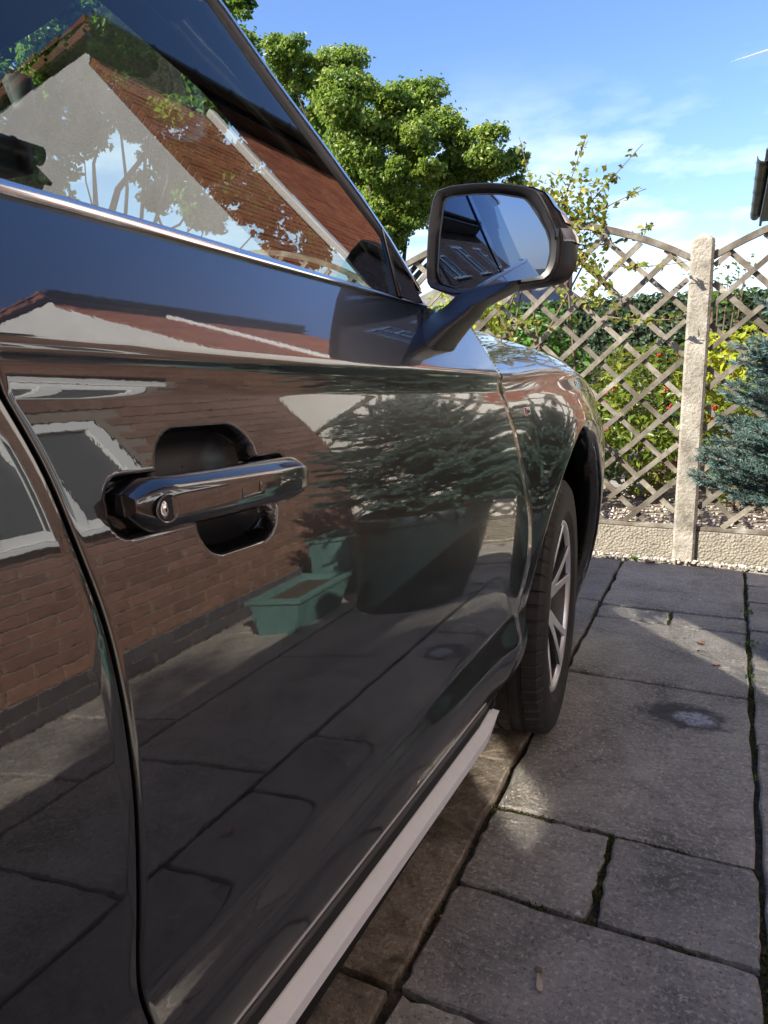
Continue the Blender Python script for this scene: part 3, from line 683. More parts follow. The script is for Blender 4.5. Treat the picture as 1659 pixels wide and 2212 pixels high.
# paving pieces in the neighbour's garden
gp = mk("garden_path", [(-3.0, 6.0, -.026), (-.45, 6.0, -.026), (-.35, 9.2, -.026), (-3.0, 9.2, -.026)], [(0, 1, 2, 3)], SOIL, kind='structure')
for x0, x1, y0, y1 in ((-1.75, -1.16, 6.25, 6.9), (-1.12, -.62, 6.45, 7.25), (-1.7, -1.12, 6.95, 7.8), (-1.08, -.5, 7.3, 8.1), (-1.6, -1.1, 7.85, 8.8), (-1.06, -.45, 8.15, 9.0), (-2.4, -1.8, 6.2, 7.1), (-2.4, -1.75, 7.15, 8.2)):
    MB().box(x0, x1, y0, y1, -.05, .008 + rng.uniform(0, .004), .008).build("paving_slab", FLAG, gp)

# ================================================================== PLANTS
def blob_leaves(blobs, per_m2, size, shell=.55, nsub=0):
    P, Nn, S = [], [], []
    if nsub:
        sub = []
        for x, y, z, r in blobs:
            for _ in range(nsub):
                d = rng.normal(size=3); d /= np.linalg.norm(d); q = r * rng.uniform(.45, .95); sub.append((x + d[0] * q, y + d[1] * q, z + d[2] * q * .9, r * rng.choice([.12, .18, .25, .33, .42])))
        blobs = sub
    for x, y, z, r in blobs:
        n = int(per_m2 * 4 * math.pi * r * r)
        d = rng.normal(size=(n, 3)); d /= np.linalg.norm(d, axis=1, keepdims=True)
        lump = 1 + .20 * np.sin(d[:, 0] * 5.1 + x * 3) * np.sin(d[:, 1] * 4.3 + y) * np.sin(d[:, 2] * 4.7 + z) + .10 * np.sin(d[:, 0] * 11 + z) * np.sin(d[:, 2] * 12 + x)
        rr = r * lump * (1 - shell * rng.random(n) ** 2.2) * np.where(rng.random(n) < .22, rng.uniform(1.0, 1.4, n), 1.0)
        keep = rng.random(n) < np.where(d[:, 2] < -.35, .45, 1.0)
        P.append((np.array([x, y, z]) + d * rr[:, None] * [1.12, 1.12, .72])[keep]); Nn.append(d[keep] * .8 + np.array([-.15, -.2, .45])); S.append(size * rng.uniform(.6, 1.25, n)[keep])
    return np.concatenate(P), np.concatenate(Nn), np.concatenate(S)
def tree(name, label, base, blobs, m, per_m2, size, trunk_r, fork_z, group=None, nsub=12):
    t = thing(name, label, "tree", base, group)
    P, Nn, S = blob_leaves(blobs, per_m2, size, .8, nsub)
    leaves("crown", P, S, m, t, kind='stuff', normals=Nn, spread=1.1, aspect=.62)
    mb = MB(); b = Vector(base); top = Vector((base[0] + .1, base[1], fork_z))
    mb.tube([b, b + (top - b) * .4 + Vector((.08, 0, 0)), top], [trunk_r * 1.25, trunk_r, trunk_r * .85], 12)
    mb.build("trunk", BARK, t, smooth=True)
    lm = MB()
    for i, (x, y, z, r) in enumerate(blobs[::2]):
        e = Vector((x, y, z)); s0 = b + (top - b) * rng.uniform(.75, 1.0); mid = s0 + (e - s0) * .5 + Vector((rng.normal(0, .15), rng.normal(0, .15), -.12 * (e - s0).length * .5 + rng.normal(0, .1)))
        k = trunk_r * rng.uniform(.16, .42); j = lambda: Vector(rng.normal(0, .16, 3)); lm.tube([s0, s0 + (mid - s0) * .5 + Vector((0, 0, .1)) + j(), mid + j(), mid + (e - mid) * .5 + j(), e], [k, k * .75, k * .55, k * .3, k * .1], 6)
    lm.build("limbs", BARK, t, smooth=True, kind='stuff')
    return t
T1 = [(-8.88, 14.17, 7.34, 0.48), (-8.74, 14.66, 7.2, 0.66), (-8.88, 16.46, 7.5, 0.92), (-8.96, 15.76, 6.53, 1.12), (-7.0, 14.2, 6.09, 0.9), (-6.77, 15.29, 6.44, 0.85), (-6.36, 15.43, 5.79, 0.92), (-6.71, 14.41, 5.24, 0.97), (-8.41, 16.25, 5.48, 0.97), (-5.93, 14.26, 4.93, 0.64), (-6.75, 15.15, 4.49, 0.96), (-5.52, 15.55, 5.34, 0.81), (-4.78, 15.28, 5.18, 0.68), (-4.68, 15.78, 4.92, 0.53), (-5.56, 16.26, 4.94, 0.73), (-6.59, 16.96, 5.1, 0.76), (-6.72, 14.81, 3.69, 0.55), (-9.67, 15.98, 7.29, 0.71), (-8.57, 16.13, 6.17, 0.96), (-9.89, 14.84, 7.74, 0.66), (-6.81, 13.9, 3.84, 0.52)]
tree("broadleaf_tree", "large sunlit green broadleaf tree with rounded clumps beside the door mirror", (-7.2, 15.6, -.05), [(x, y, z, r * 1.0) for x, y, z, r in T1], TREELEAF, 640, .100, .30, 3.1, nsub=16)
T2 = [(-9.64, 8.24, 5.47, 0.45), (-7.8, 7.32, 5.03, 0.38), (-7.38, 7.69, 5.26, 0.39), (-8.28, 9.23, 5.55, 0.44), (-8.03, 8.44, 4.9, 0.35), (-8.37, 7.69, 4.68, 0.46), (-7.86, 9.3, 5.12, 0.43), (-6.32, 7.95, 4.11, 0.31), (-8.04, 9.12, 4.48, 0.3), (-6.77, 8.98, 4.02, 0.34), (-6.1, 8.55, 3.49, 0.31), (-6.66, 10.28, 3.49, 0.33), (-6.84, 11.23, 3.07, 0.35), (-5.43, 9.56, 2.8, 0.21), (-8.95, 8.02, 4.09, 0.36), (-8.5, 7.2, 3.51, 0.33), (-8.84, 8.54, 4.38, 0.24), (-7.99, 9.4, 3.95, 0.3), (-6.8, 8.54, 3.4, 0.27), (-8.37, 9.59, 3.69, 0.22), (-7.55, 9.67, 3.34, 0.18), (-6.96, 10.19, 3.37, 0.24), (-6.77, 10.94, 2.65, 0.19), (-9.01, 6.9, 4.29, 0.51), (-9.5, 7.41, 5.35, 0.55), (-7.03, 9.69, 6.5, 0.32), (-6.19, 7.64, 5.59, 0.42), (-8.1, 8.71, 6.45, 0.56), (-6.13, 8.82, 5.69, 0.12), (-8.09, 7.46, 5.73, 0.46)]
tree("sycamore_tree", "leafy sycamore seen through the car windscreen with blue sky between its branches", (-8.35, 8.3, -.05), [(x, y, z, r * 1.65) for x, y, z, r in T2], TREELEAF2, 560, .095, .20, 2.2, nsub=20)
T3 = [(-5.2 + u * .75 + v * .66, -6.5 - u * .66 + v * .75, 6.75 + w, r) for u, v, w, r in ((-1.7, 0, -.1, .5), (-.9, .4, .05, .5), (.4, .3, .1, .5), (1.6, .3, -.05, .45), (-.2, -.7, -.1, .4))]
tree("dapple_tree", "unseen small tree added behind the camera to shade the house wall", (-5.2, -6.5, -.05), T3, TREELEAF2, 170, .10, .12, 4.6, nsub=8)  # added out of view, crown shaped and placed to dapple the brick wall
# clipped hedge behind the neighbour's garden
hg = thing("clipped_hedge", "tall dark clipped hedge along the back of the neighbour's garden", "hedge", (-4, 9.6, 0))
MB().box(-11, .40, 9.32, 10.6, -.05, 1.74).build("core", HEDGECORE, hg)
n = 15000; P = np.stack([rng.uniform(-11, .42, n), np.full(n, 9.28) + rng.normal(0, .03, n), rng.uniform(-.05, 1.78, n)], 1); Nn = np.tile([0, -1, .25], (n, 1)).astype(float)
n2 = 5000; P2 = np.stack([rng.uniform(-11, .42, n2), rng.uniform(9.28, 10.6, n2), 1.76 + rng.normal(0, .022, n2)], 1); N2 = np.tile([0, -.2, 1.0], (n2, 1))
P, Nn = np.concatenate([P, P2]), np.concatenate([Nn, N2]); leaves("foliage", P, rng.uniform(.05, .085, len(P)), HEDGE, hg, kind='stuff', normals=Nn, spread=.55, aspect=.6)
def bush(name, label, c, rad, n, size, m, group=None, stems=7, aspect=.5, spread=.9, squash=.9, fill=.5):
    t = thing(name, label, "shrub", (c[0], c[1], -.03), group); cx, cy, cz = c
    d = rng.normal(size=(n, 3)); d /= np.linalg.norm(d, axis=1, keepdims=True)
    lump = 1 + .22 * np.sin(d[:, 0] * 4.3 + cx * 7) * np.sin(d[:, 2] * 4.9 + cy * 5) + .12 * np.sin(d[:, 0] * 9 + cy) * np.sin(d[:, 2] * 10) + rng.normal(0, .05, n)
    P = np.array(c) + d * (np.array(rad) * (lump * (1 - fill * rng.random(n) ** 1.6))[:, None]); k = P[:, 2] > 0.0
    leaves("foliage", P[k], rng.uniform(.6, 1.25, k.sum()) * size, m, t, kind='stuff', normals=d[k] * .7 + np.array([0, -.1, .6]), spread=spread, aspect=aspect)
    mb = MB()
    for i in range(stems):
        a = rng.uniform(0, 6.28); q = np.array(c) + np.array(rad) * [math.cos(a) * .75, math.sin(a) * .75, rng.uniform(.2, .8)]
        mb.tube([(cx + rng.normal(0, .05), cy + rng.normal(0, .05), -.03), ((cx + q[0]) / 2, (cy + q[1]) / 2, q[2] * .45), tuple(q)], [.012, .009, .003], 5)
    mb.build("stems", TWIG, t, kind='stuff'); return t
bb = bush("berry_shrub", "glossy green shrub with red berries seen through the trellis", (-.52, 6.0, .62), (.56, .42, .56), 2400, .082, BERRYLEAF, aspect=.42)
for i in range(26):
    d = rng.normal(size=3); d /= np.linalg.norm(d); d[1] = -abs(d[1]); p = np.array([-.52, 6.0, .60]) + d * [.57, .44, .52]
    m = MB()
    for k in range(int(rng.integers(3, 7))): q = p + rng.normal(0, .013, 3); m.add(ic1v * .0085 + q, ic1f.tolist())
    m.build("berry_cluster", BERRY, bb, smooth=True)
bb2 = bush("berry_shrub", "lower berry shrub right of the middle post, half behind the spruce", (.10, 5.75, .45), (.34, .3, .42), 900, .085, BERRYLEAF, aspect=.42)
for i in range(7):
    d = rng.normal(size=3); d /= np.linalg.norm(d); d[1] = -abs(d[1]); q = np.array([.08, 5.75, .42]) + d * [.34, .3, .36]; m = MB()
    for k in range(5): m.add(ic1v * .009 + q + rng.normal(0, .013, 3), ic1f.tolist())
    m.build("berry_cluster", BERRY, bb2, smooth=True)
bush("lime_shrub", "bright lime yellow shrub behind the middle post", (.06, 6.7, .92), (.42, .35, .36), 1300, .085, LIME, aspect=.5)
bush("golden_conifer", "dull golden conifer bush against the dark hedge", (-1.02, 7.2, .62), (.40, .35, .5), 3000, .045, GOLDEN, aspect=.3)
bush("dark_shrub", "dark low shrub under the hedge left of the berry shrub", (-1.5, 7.6, .55), (.55, .4, .55), 1800, .07, DARKLEAF)
bush("fresh_shrub", "fresh green leafy shrub below the mirror beyond the trellis", (-1.55, 6.3, 1.02), (.45, .35, .55), 1700, .075, FRESH, aspect=.6)
bush("grey_green_shrub", "grey green shrub behind the trellis next to the bonnet", (-1.25, 6.6, .55), (.35, .3, .45), 1300, .06, BLUELEAF, aspect=.35)
bush("dark_shrub", "dark shrub behind the front wheel arch beyond the trellis", (-1.15, 5.6, .35), (.40, .3, .35), 1100, .06, DARKLEAF)
bush("apple_sapling", "pale sapling sprays rising over the hedge behind the middle post", (-.16, 8.7, 1.75), (.35, .2, .42), 260, .07, FRESH, stems=9, fill=.9)
bush("yellow_shrub", "yellow green bush between the pillar and the mirror", (-2.9, 8.6, 1.5), (.5, .4, .65), 1800, .08, LIME, aspect=.5)
# climber over the left trellis panel, arching shoots against the sky
cl = thing("climber", "climbing honeysuckle with arching shoots over the trellis beside the mirror", "climber", (-1.3, 4.16, -.03))
shoots = [((-.95, 4.2, 1.70), (-1.06, 4.25, 1.95), (-1.16, 4.28, 2.30)), ((-.95, 4.2, 1.70), (-.86, 4.15, 1.98), (-.78, 4.18, 2.22)), ((-.92, 4.2, 1.72), (-.72, 4.2, 1.93), (-.50, 4.26, 2.17)),
          ((-.9, 4.15, 1.72), (-.68, 4.1, 1.86), (-.46, 4.16, 1.93)), ((-.85, 4.18, 1.7), (-.60, 4.2, 1.64), (-.42, 4.22, 1.76)), ((-1.05, 4.2, 1.7), (-1.2, 4.2, 1.95), (-1.3, 4.2, 2.06)),
          ((-1.1, 4.2, 1.62), (-1.22, 4.15, 1.80), (-1.38, 4.15, 1.98)), ((-.95, 4.18, 1.74), (-.80, 4.12, 1.66), (-.66, 4.10, 1.47)), ((-1.0, 4.18, 1.70), (-.9, 4.1, 1.55), (-.84, 4.09, 1.38)),
          ((-.8, 4.1, 1.66), (-.62, 4.06, 1.52), (-.56, 4.05, 1.30)), ((-1.3, 4.1, 1.5), (-1.12, 4.05, 1.2), (-1.0, 4.06, .95)), ((-1.2, 4.1, 1.3), (-.98, 4.06, 1.0), (-.80, 4.05, .75)), ((-1.25, 4.12, 1.2), (-1.1, 4.05, 1.35), (-.9, 4.06, 1.25)),
          ((-.9, 4.12, .9), (-.75, 4.06, .75), (-.62, 4.05, .62)), ((-.86, 4.12, .6), (-.70, 4.06, .45), (-.66, 4.06, .35)), ((-.6, 4.1, 1.56), (-.42, 4.02, 1.52), (-.235, 3.985, 1.54)), ((-.62, 4.1, 1.30), (-.42, 4.0, 1.26), (-.24, 3.98, 1.27))]
LP, LN = [], []
for a, b, c in shoots:
    pts = [(1 - t) ** 2 * Vector(a) + 2 * t * (1 - t) * Vector(b) + t * t * Vector(c) for t in np.linspace(0, 1, 9)]
    MB().tube(pts, [.0042 - .0003 * i for i in range(9)], 5).build("shoot", TWIG, cl)
    Ln = (Vector(c) - Vector(a)).length
    for i in range(int(Ln / .022) + 2):
        t = rng.uniform(.08, 1.0); p = (1 - t) ** 2 * np.array(a) + 2 * t * (1 - t) * np.array(b) + t * t * np.array(c)
        for q in range(2): LP.append(p + rng.normal(0, .013, 3)); LN.append(rng.normal(0, .6, 3) + [0, -.5, .6])
n = 1350; u = np.clip(rng.normal(size=(n, 3)), -1.75, 1.75) * [.165, .07, .135]; LP += list(np.array([-.95, 4.17, 1.80]) + u); LN += list(rng.normal(0, .7, (n, 3)) + [0, -.4, .5])
n = 190; u = np.clip(rng.normal(size=(n, 3)), -1.9, 1.9) * [.11, .05, .10]; LP += list(np.array([-1.22, 4.14, 1.12]) + u); LN += list(rng.normal(0, .7, (n, 3)) + [0, -.4, .5])
n = 60; u = rng.normal(size=(n, 3)) * [.05, .04, .05]; LP += list(np.array([-.72, 4.10, 1.44]) + u); LN += list(rng.normal(0, .7, (n, 3)) + [0, -.4, .5])
leaves("foliage", np.array(LP), rng.uniform(.026, .050, len(LP)), CLIMB, cl, kind='stuff', normals=np.array(LN), spread=.7, aspect=.60, fold=.15)
mb = MB()
for k in range(6): mb.tube([(-1.15 + rng.normal(0, .1), 4.2, -.03), (-1.1 + rng.normal(0, .15), 4.19, .8), (-.98 + rng.normal(0, .15), 4.18, 1.7)], [.011, .008, .005], 6)
mb.build("stems", TWIG, cl, kind='stuff')
# blue-green spruce in its glazed pot
PCX, PCY = .475, 2.93
def pot(name, label, cx, cy, prof, m, soil_z, soil_r, group=None):
    t = thing(name, label, "plant pot", (cx, cy, 0), group); k = 48
    secs = [[(cx + r_ * math.cos(a), cy + r_ * math.sin(a), z) for a in np.linspace(0, 2 * math.pi, k, endpoint=False)] for r_, z in prof]
    o = MB().loft(secs).build("pot_body", m, t, smooth=True); autosmooth(o, 40)
    s_ = MB(); v = [(cx, cy, soil_z + .02)] + [(cx + soil_r * math.cos(a), cy + soil_r * math.sin(a), soil_z) for a in np.linspace(0, 2 * math.pi, k, endpoint=False)]
    mk("soil", v, [(0, i + 1, (i + 1) % k + 1) for i in range(k)], SOIL, t); return t
pot("large_pot", "large dark blue green glazed pot holding the spruce at the right edge", PCX, PCY, [(.23, .0), (.278, .004), (.290, .14), (.300, .32), (.306, .47), (.308, .495), (.316, .502), (.318, .540), (.310, .552), (.288, .552), (.28, .54), (.275, .46)], POTG, .50, .278)
sp = thing("potted_spruce", "blue green spruce growing in the large pot at the right edge", "conifer", (PCX, PCY, .50))
MB().tube([(PCX, PCY, .48), (PCX + .01, PCY, .9), (PCX - .01, PCY, 1.44)], [.024, .017, .004], 8).build("trunk", BARK, sp, smooth=True)
NB, ND, NL = [], [], []; tw = MB()
def twig(a, d, ln, rad, dens):
    d = d / np.linalg.norm(d); mid = a + d * ln * .5 + np.array([0, 0, -.025 * ln / .3]); e = a + d * ln + np.array([0, 0, .02 * ln / .3])
    tw.tube([tuple(a), tuple(mid), tuple(e)], [rad, rad * .7, rad * .35], 4, cap=False)
    n = int(ln * dens); t = rng.random(n) ** .85; P = (1 - t)[:, None] ** 2 * a + (2 * t * (1 - t))[:, None] * mid + (t ** 2)[:, None] * e
    q = rng.normal(size=(n, 3)); q -= d * (q @ d)[:, None]; q /= np.linalg.norm(q, axis=1, keepdims=True); q[:, 2] = q[:, 2] * .8 + .22
    NB.append(P); ND.append(q * .85 + d * .75); NL.append(rng.uniform(.014, .023, n)); return mid, e
for i in range(185):
    h = rng.uniform(0, 1) ** .9; z = .55 + h * .84; a = rng.uniform(0, 2 * math.pi) if i % 2 else rng.uniform(2.5, 4.3)
    Lb = (.615 - .43 * h ** 1.4) * rng.uniform(.72, 1.06) * (.80 if math.sin(a) > .2 else 1.0); rise = rng.uniform(-.10, .22) + .12 * h
    if z < .68: rise = abs(rise) + .05
    d = np.array([math.cos(a), math.sin(a), rise]); s0 = np.array([PCX, PCY, z]); mid, e = twig(s0 + d * .03, d, Lb, .006, 800)
    side = np.cross(d / np.linalg.norm(d), [0, 0, 1])
    for k in range(int(Lb / .034)):
        t = rng.uniform(.22, .98); p = (1 - t) ** 2 * (s0 + d * .03) + 2 * t * (1 - t) * mid + t * t * e; sg = 1 if k % 2 else -1
        dd = d / np.linalg.norm(d) * .85 + side * sg * rng.uniform(.45, .9) + np.array([0, 0, rng.normal(.02, .14)]); twig(p, dd, (.05 + .15 * (1 - t)) * rng.uniform(.7, 1.3), .003, 1050)
tw.build("branches", TWIG, sp, kind='stuff')
P, D, Ls = np.concatenate(NB), np.concatenate(ND), np.concatenate(NL)[:, None]; D /= np.linalg.norm(D, axis=1, keepdims=True)
sd = np.cross(D, rng.normal(size=P.shape)); sd /= np.linalg.norm(sd, axis=1, keepdims=True); w = .0016
v = np.stack([P - sd * w, P + sd * w, P + D * Ls + sd * w * .4, P + D * Ls - sd * w * .4], 1).reshape(-1, 3); f = np.arange(len(P))[:, None] * 4 + np.arange(4)[None]
mk("needles", v, f, NEEDLE, sp, kind='stuff')
# teal planters by the wall, seen only in the door's reflection
def trough(label, x0, x1, y0, y1, h):
    t = thing("teal_planter", label, "plant pot", ((x0 + x1) / 2, (y0 + y1) / 2, 0), "teal planters by the house wall")
    c, q = .012, .025; s_ = lambda a, z: [(x0 + a, y0 + a, z), (x1 - a, y0 + a, z), (x1 - a, y1 - a, z), (x0 + a, y1 - a, z)]
    recalc(MB().loft([s_(q, 0), s_(0, h - .02), s_(-.012, h - .02), s_(-.012, h), s_(c + .01, h), s_(c + .02, h - .05)]).build("planter_body", TEAL, t))
    mk("soil", s_(c + .015, h - .03), [(0, 1, 2, 3)], SOIL, t)
trough("low teal glazed trough by the brick wall, mirrored in the door", .82, 1.08, 2.42, 2.86, .215)
trough("taller square teal planter behind the trough, mirrored in the door", .90, 1.15, 3.02, 3.30, .40)
# vapour trail high in the sky
vt = thing("vapour_trail", "thin white vapour trail high in the sky at the right", "vapour trail", (900, 2900, 1180))
a, b = np.array([-61.5, 2471.6, 805.7]), np.array([83.4, 2750.4, 916.8])
MB().tube([tuple(a + (b - a) * t) for t in np.linspace(0, 1, 6)], [.4, 1.1, 1.8, 2.6, 3.2, 4.0], 6).build("trail", CLOUDW, vt)

# ================================================================== THE CAR
CXC = -1.35                                # centre line of the car
car = thing("parked_car", "dark grey SUV parked on the paving, right side and door mirror in view", "car", (CXC, .6, 0))
WYC, WZC, WR = 2.05, .375, .375            # front wheel
RYC = WYC - 2.82
def integ(tab, top, x0):
    tab = sorted(tab); w = np.array([t[0] for t in tab]); a = np.array([t[1] for t in tab]); ww = np.arange(.10, 1.30, .0005)
    sl_ = -np.tan(np.radians(np.interp(ww, w, a)))            # dX/dw
    X = np.concatenate([[0], np.cumsum((sl_[1:] + sl_[:-1]) * .5 * .0005)]); X = X - np.interp(top, ww, X) + x0; return ww, X
DOORT = [(1.30, 38), (1.24, 38), (1.19, 37.5), (1.15, 36), (1.119, 34), (1.1145, 22), (1.112, 6), (1.1095, -8), (1.107, -24), (1.103, -20), (1.099, -6), (1.092, -1.5), (1.086, 0), (1.0825, 2), (1.080, 6), (1.0775, 16), (1.075, 17.2), (1.062, 16.6), (1.037, 14.2),
         (.982, 7.8), (.93, 3.6), (.90, 2.4), (.864, 1.7), (.82, .0), (.774, -1.8), (.73, -3.2), (.69, -4.6), (.655, -6.2), (.63, -7.6), (.612, -7.6), (.603, -5), (.594, 1), (.586, 9), (.578, 14), (.566, 15.5), (.552, 15), (.542, 11), (.532, 3), (.52, -6), (.505, -10), (.48, -16), (.455, -24), (.43, -34), (.36, -36), (.30, -40), (.1, -40)]
FENDT = [(1.30, 38), (1.119, 36), (1.1145, 24), (1.112, 8), (1.1095, -4), (1.107, -14), (1.100, 0), (1.090, 8), (1.07, 14), (1.04, 15), (.98, 9), (.90, 3), (.82, 0), (.70, -3), (.55, -6), (.40, -12), (.1, -25)]
DW, DX = integ(DOORT, 1.112, -.415); FW, FX = integ(FENDT, 1.112, -.415)
def ztop(Y):
    Y = np.asarray(Y, float)
    return np.where(Y < 1.42, 1.112 - .045 * (Y - .4), np.interp(Y, [1.42, 1.6, 1.8, 2.0, 2.2, 2.35, 2.5, 2.65, 2.8, 2.95], [1.066, 1.062, 1.062, 1.060, 1.045, 1.020, .975, .915, .84, .74]))
def sstep(a, b, x): t = np.clip((x - a) / (b - a), 0, 1); return t * t * (3 - 2 * t)
def ell(Y, w, cy, cw, a, b): return (np.sqrt(((Y - cy) / a) ** 2 + ((w - cw) / b) ** 2) - 1) * min(a, b)
def rbox(Y, w, cy, cw, a, b, r_):
    qx, qy = np.abs(Y - cy) - a + r_, np.abs(w - cw) - b + r_; return np.hypot(np.maximum(qx, 0), np.maximum(qy, 0)) + np.minimum(np.maximum(qx, qy), 0) - r_
HYC, HWC = .495, .999                       # handle centre (Y, w)
def dent(Y, w):
    # two finger scoops above and below the handle and the narrow shut line round its body
    up_ = rbox(Y, w, .497, 1.016, .066, .036, .035); lo_ = rbox(Y, w, .521, .973, .057, .031, .030)
    a = .05; yy_ = (Y - HYC); slot = rbox(Y, w, HYC, HWC - .001, .121, .0225, .018)
    slot = np.maximum(slot, -(yy_ + .150)) 
    d_s = np.minimum(up_, lo_)
    q_ = np.clip(-d_s / .034, 0, 1); dep = .034 * np.sqrt(np.clip(1 - (1 - q_) ** 2, 0, 1)) * .85 + .006 * (1 - sstep(-.004, .0018, d_s))
    dep2 = .012 * (1 - sstep(-.0035, .001, slot))
    return np.maximum(dep, dep2)
def body(Y, z, dents=False):
    Y = np.asarray(Y, float); z = np.asarray(z, float)
    sh_top = 1.112 - ztop(Y); sh_low = .045 * (np.clip(Y, -5, 1.42) - .4)
    w = z + sh_low + (sh_top - sh_low) * sstep(.72, 1.0, z)
    k = sstep(1.44, 1.9, Y); X = np.interp(w, DW, DX) * (1 - k) + np.interp(w, FW, FX) * k
    r_ = np.hypot(Y - WYC, z - WZC)
    fl = np.exp(-(np.clip(r_ - .555, 0, None) / .115) ** 2) * sstep(1.15, 1.85, Y) * (1 - sstep(2.1, 2.5, Y) * .75) * sstep(.2, .5, z)
    X = X + .030 * fl + .012 * np.exp(-((Y - 2.0) / .42) ** 2) * sstep(.4, .9, z) * (1 - sstep(1.0, 1.06, z))
    rr = np.hypot(Y - RYC, z - WZC); X = X + .028 * (1 - sstep(.545, .72, rr)) * (1 - sstep(-.2, .1, Y))
    f = np.clip(Y - 2.15, 0, None); X = X - .75 * np.clip(Y - 2.5, 0, None) ** 2
    b_ = np.clip(-1.0 - Y, 0, None); X = X - .16 * b_ ** 2
    if dents: X = X - dent(Y, w)
    return X
def gapf(z): return np.interp(z, [.40, .47, .574, .669, .773, .828, .952, 1.062, 1.12, 1.22], [1.452, 1.472, 1.486, 1.527, 1.532, 1.509, 1.466, 1.419, 1.432, 1.47])
def gapr(z): return np.interp(z, [.40, .556, .636, .70, .78, .86, .92, .98, 1.04, 1.085, 1.13, 1.24], [.366, .364, .357, .36, .363, .360, .354, .34, .330, .316, .306, .29])
def smooth_gap(fn):
    zz = np.linspace(.3, 1.3, 400); y = fn(zz); k = np.hanning(41); k /= k.sum(); yp = np.convolve(np.pad(y, 20, mode='edge'), k, mode='valid'); return lambda z: np.interp(z, zz, yp)
gapf, gapr = smooth_gap(gapf), smooth_gap(gapr)
def panel(name, yl, yr, zl, zh, ny, zs, mat_, hem=(1, 1, 1, 1), dents=False, parent=car, cols=None):
    """panel over (Y,z) with rolled edges; yl/yr functions of z, zl/zh functions of Y"""
    t = cols if cols is not None else np.linspace(0, 1, ny); zz = np.asarray(zs)
    T, S_ = np.meshgrid(t, zz); Yg = yl(S_) + T * (yr(S_) - yl(S_))
    Zg = S_ + 0 * T
    lo = zl(Yg); hi = zh(Yg); u = (zz - zz[0]) / (zz[-1] - zz[0])
    Zg = lo + u[:, None] * (hi - lo)
    Yg = yl(Zg) + T * (yr(Zg) - yl(Zg)); Xg = body(Yg, Zg, dents)
    V = np.stack([Xg, Yg, Zg], -1)
    def ext(V, axis, side, dx, dv, steps=((.0012, .0006), (.0024, .0024), (.0026, .008), (.0026, .022))):
        e = V.take(0 if side == 0 else -1, axis=axis); out_ = []
        for s_, d_ in steps: q = e.copy(); q[..., dv] += (-1 if side == 0 else 1) * s_; q[..., 0] -= d_; out_.append(q)
        out_ = np.stack(out_, axis=axis); return np.concatenate([np.flip(out_, axis), V], axis) if side == 0 else np.concatenate([V, out_], axis)
    if hem[0]: V = ext(V, 1, 0, 0, 1)
    if hem[1]: V = ext(V, 1, 1, 0, 1)
    if hem[2]: V = ext(V, 0, 0, 0, 2)
    if hem[3]: V = ext(V, 0, 1, 0, 2)
    nr, nc = V.shape[:2]; return mk(name, V.reshape(-1, 3), grid_faces(nr, nc), mat_, parent, smooth=True)
# front door --------------------------------------------------------------
def dense(*segs): return np.unique(np.round(np.concatenate([np.arange(a, b, st) for a, b, st in segs]), 5))
DZ = dense((.43, .50, .004), (.50, .64, .0022), (.64, .93, .006), (.93, 1.062, .0019), (1.062, 1.122, .0009), (1.122, 1.228, .004))
shear = lambda Y: .045 * (Y - .4)
cy = dense((0, .012, .003), (.012, .285, .0022), (.285, .42, .008), (.42, 1.0001, .018)); cy[-1] = 1.0
door = panel("front_door", lambda z: gapr(z) + .0042, lambda z: gapf(z) - .0022, lambda Y: .43 - shear(Y), lambda Y: 1.228 - shear(Y), 0, DZ, PAINT, (1, 1, 1, 0), True, cols=cy)
# rear door and quarter, behind the camera apart from a sliver
RZ_ = dense((.43, .64, .006), (.64, 1.062, .012), (1.062, 1.122, .0015), (1.122, 1.228, .006))
panel("rear_door", lambda z: np.where(np.hypot(RYC, z - WZC) > 0, np.maximum(-.62, RYC + np.sqrt(np.clip(.55 ** 2 - (z - WZC) ** 2, 0, None))), -.62), lambda z: gapr(z) - .0042, lambda Y: .43 - shear(Y), lambda Y: 1.228 - shear(Y), 60, RZ_, PAINT, (1, 1, 1, 0))
def arch_panel(name, yc, ymin, ymax, zmin, ztopf, ntheta, nr, right_gap=None, left_gap=None, R0=.552, flip=False):
    th = np.linspace(R(-22), R(202), ntheta); rr = np.linspace(0, 1, nr) ** 1.0; V = []
    for a in th:
        c, s_ = math.cos(a), math.sin(a); lo, hi = R0, 3.0
        rl = R0
        ok = lambda r_: (zmin <= WZC + r_ * s_ <= float(ztopf(yc + r_ * c))) and ((left_gap(WZC + r_ * s_) if left_gap else ymin) <= yc + r_ * c <= (right_gap(WZC + r_ * s_) if right_gap else ymax))
        for _ in range(32):
            md = (lo + hi) / 2
            if ok(md): lo = md
            else: hi = md
        r1 = max(lo, R0 + .002)
        if WZC + R0 * s_ < zmin: pass
        V.append([(yc + (R0 + (r1 - R0) * q) * c, WZC + (R0 + (r1 - R0) * q) * s_) for q in rr])
    V = np.array(V); X = body(V[..., 0], V[..., 1]); P = np.concatenate([X[..., None], V], -1)
    lip = []
    for dr, dx in ((-.020, .085), (-.028, .052), (-.0275, .030), (-.024, .018), (-.018, .010), (-.010, .004), (-.003, .0006)):      # arch lip rolling inwards
        q = P[:, 0].copy(); q[:, 1] += dr * np.cos(th); q[:, 2] += dr * np.sin(th); q[:, 0] -= dx; lip.append(q)
    P = np.concatenate([np.stack(lip, 1), P], 1)
    e1, e2 = P[:, -1].copy(), P[:, -1].copy(); e1[:, 0] -= .003; e2[:, 0] -= .025; P = np.concatenate([P, e1[:, None], e2[:, None]], 1)
    return mk(name, P.reshape(-1, 3), grid_faces(P.shape[0], P.shape[1], True), PAINT, car, smooth=True)
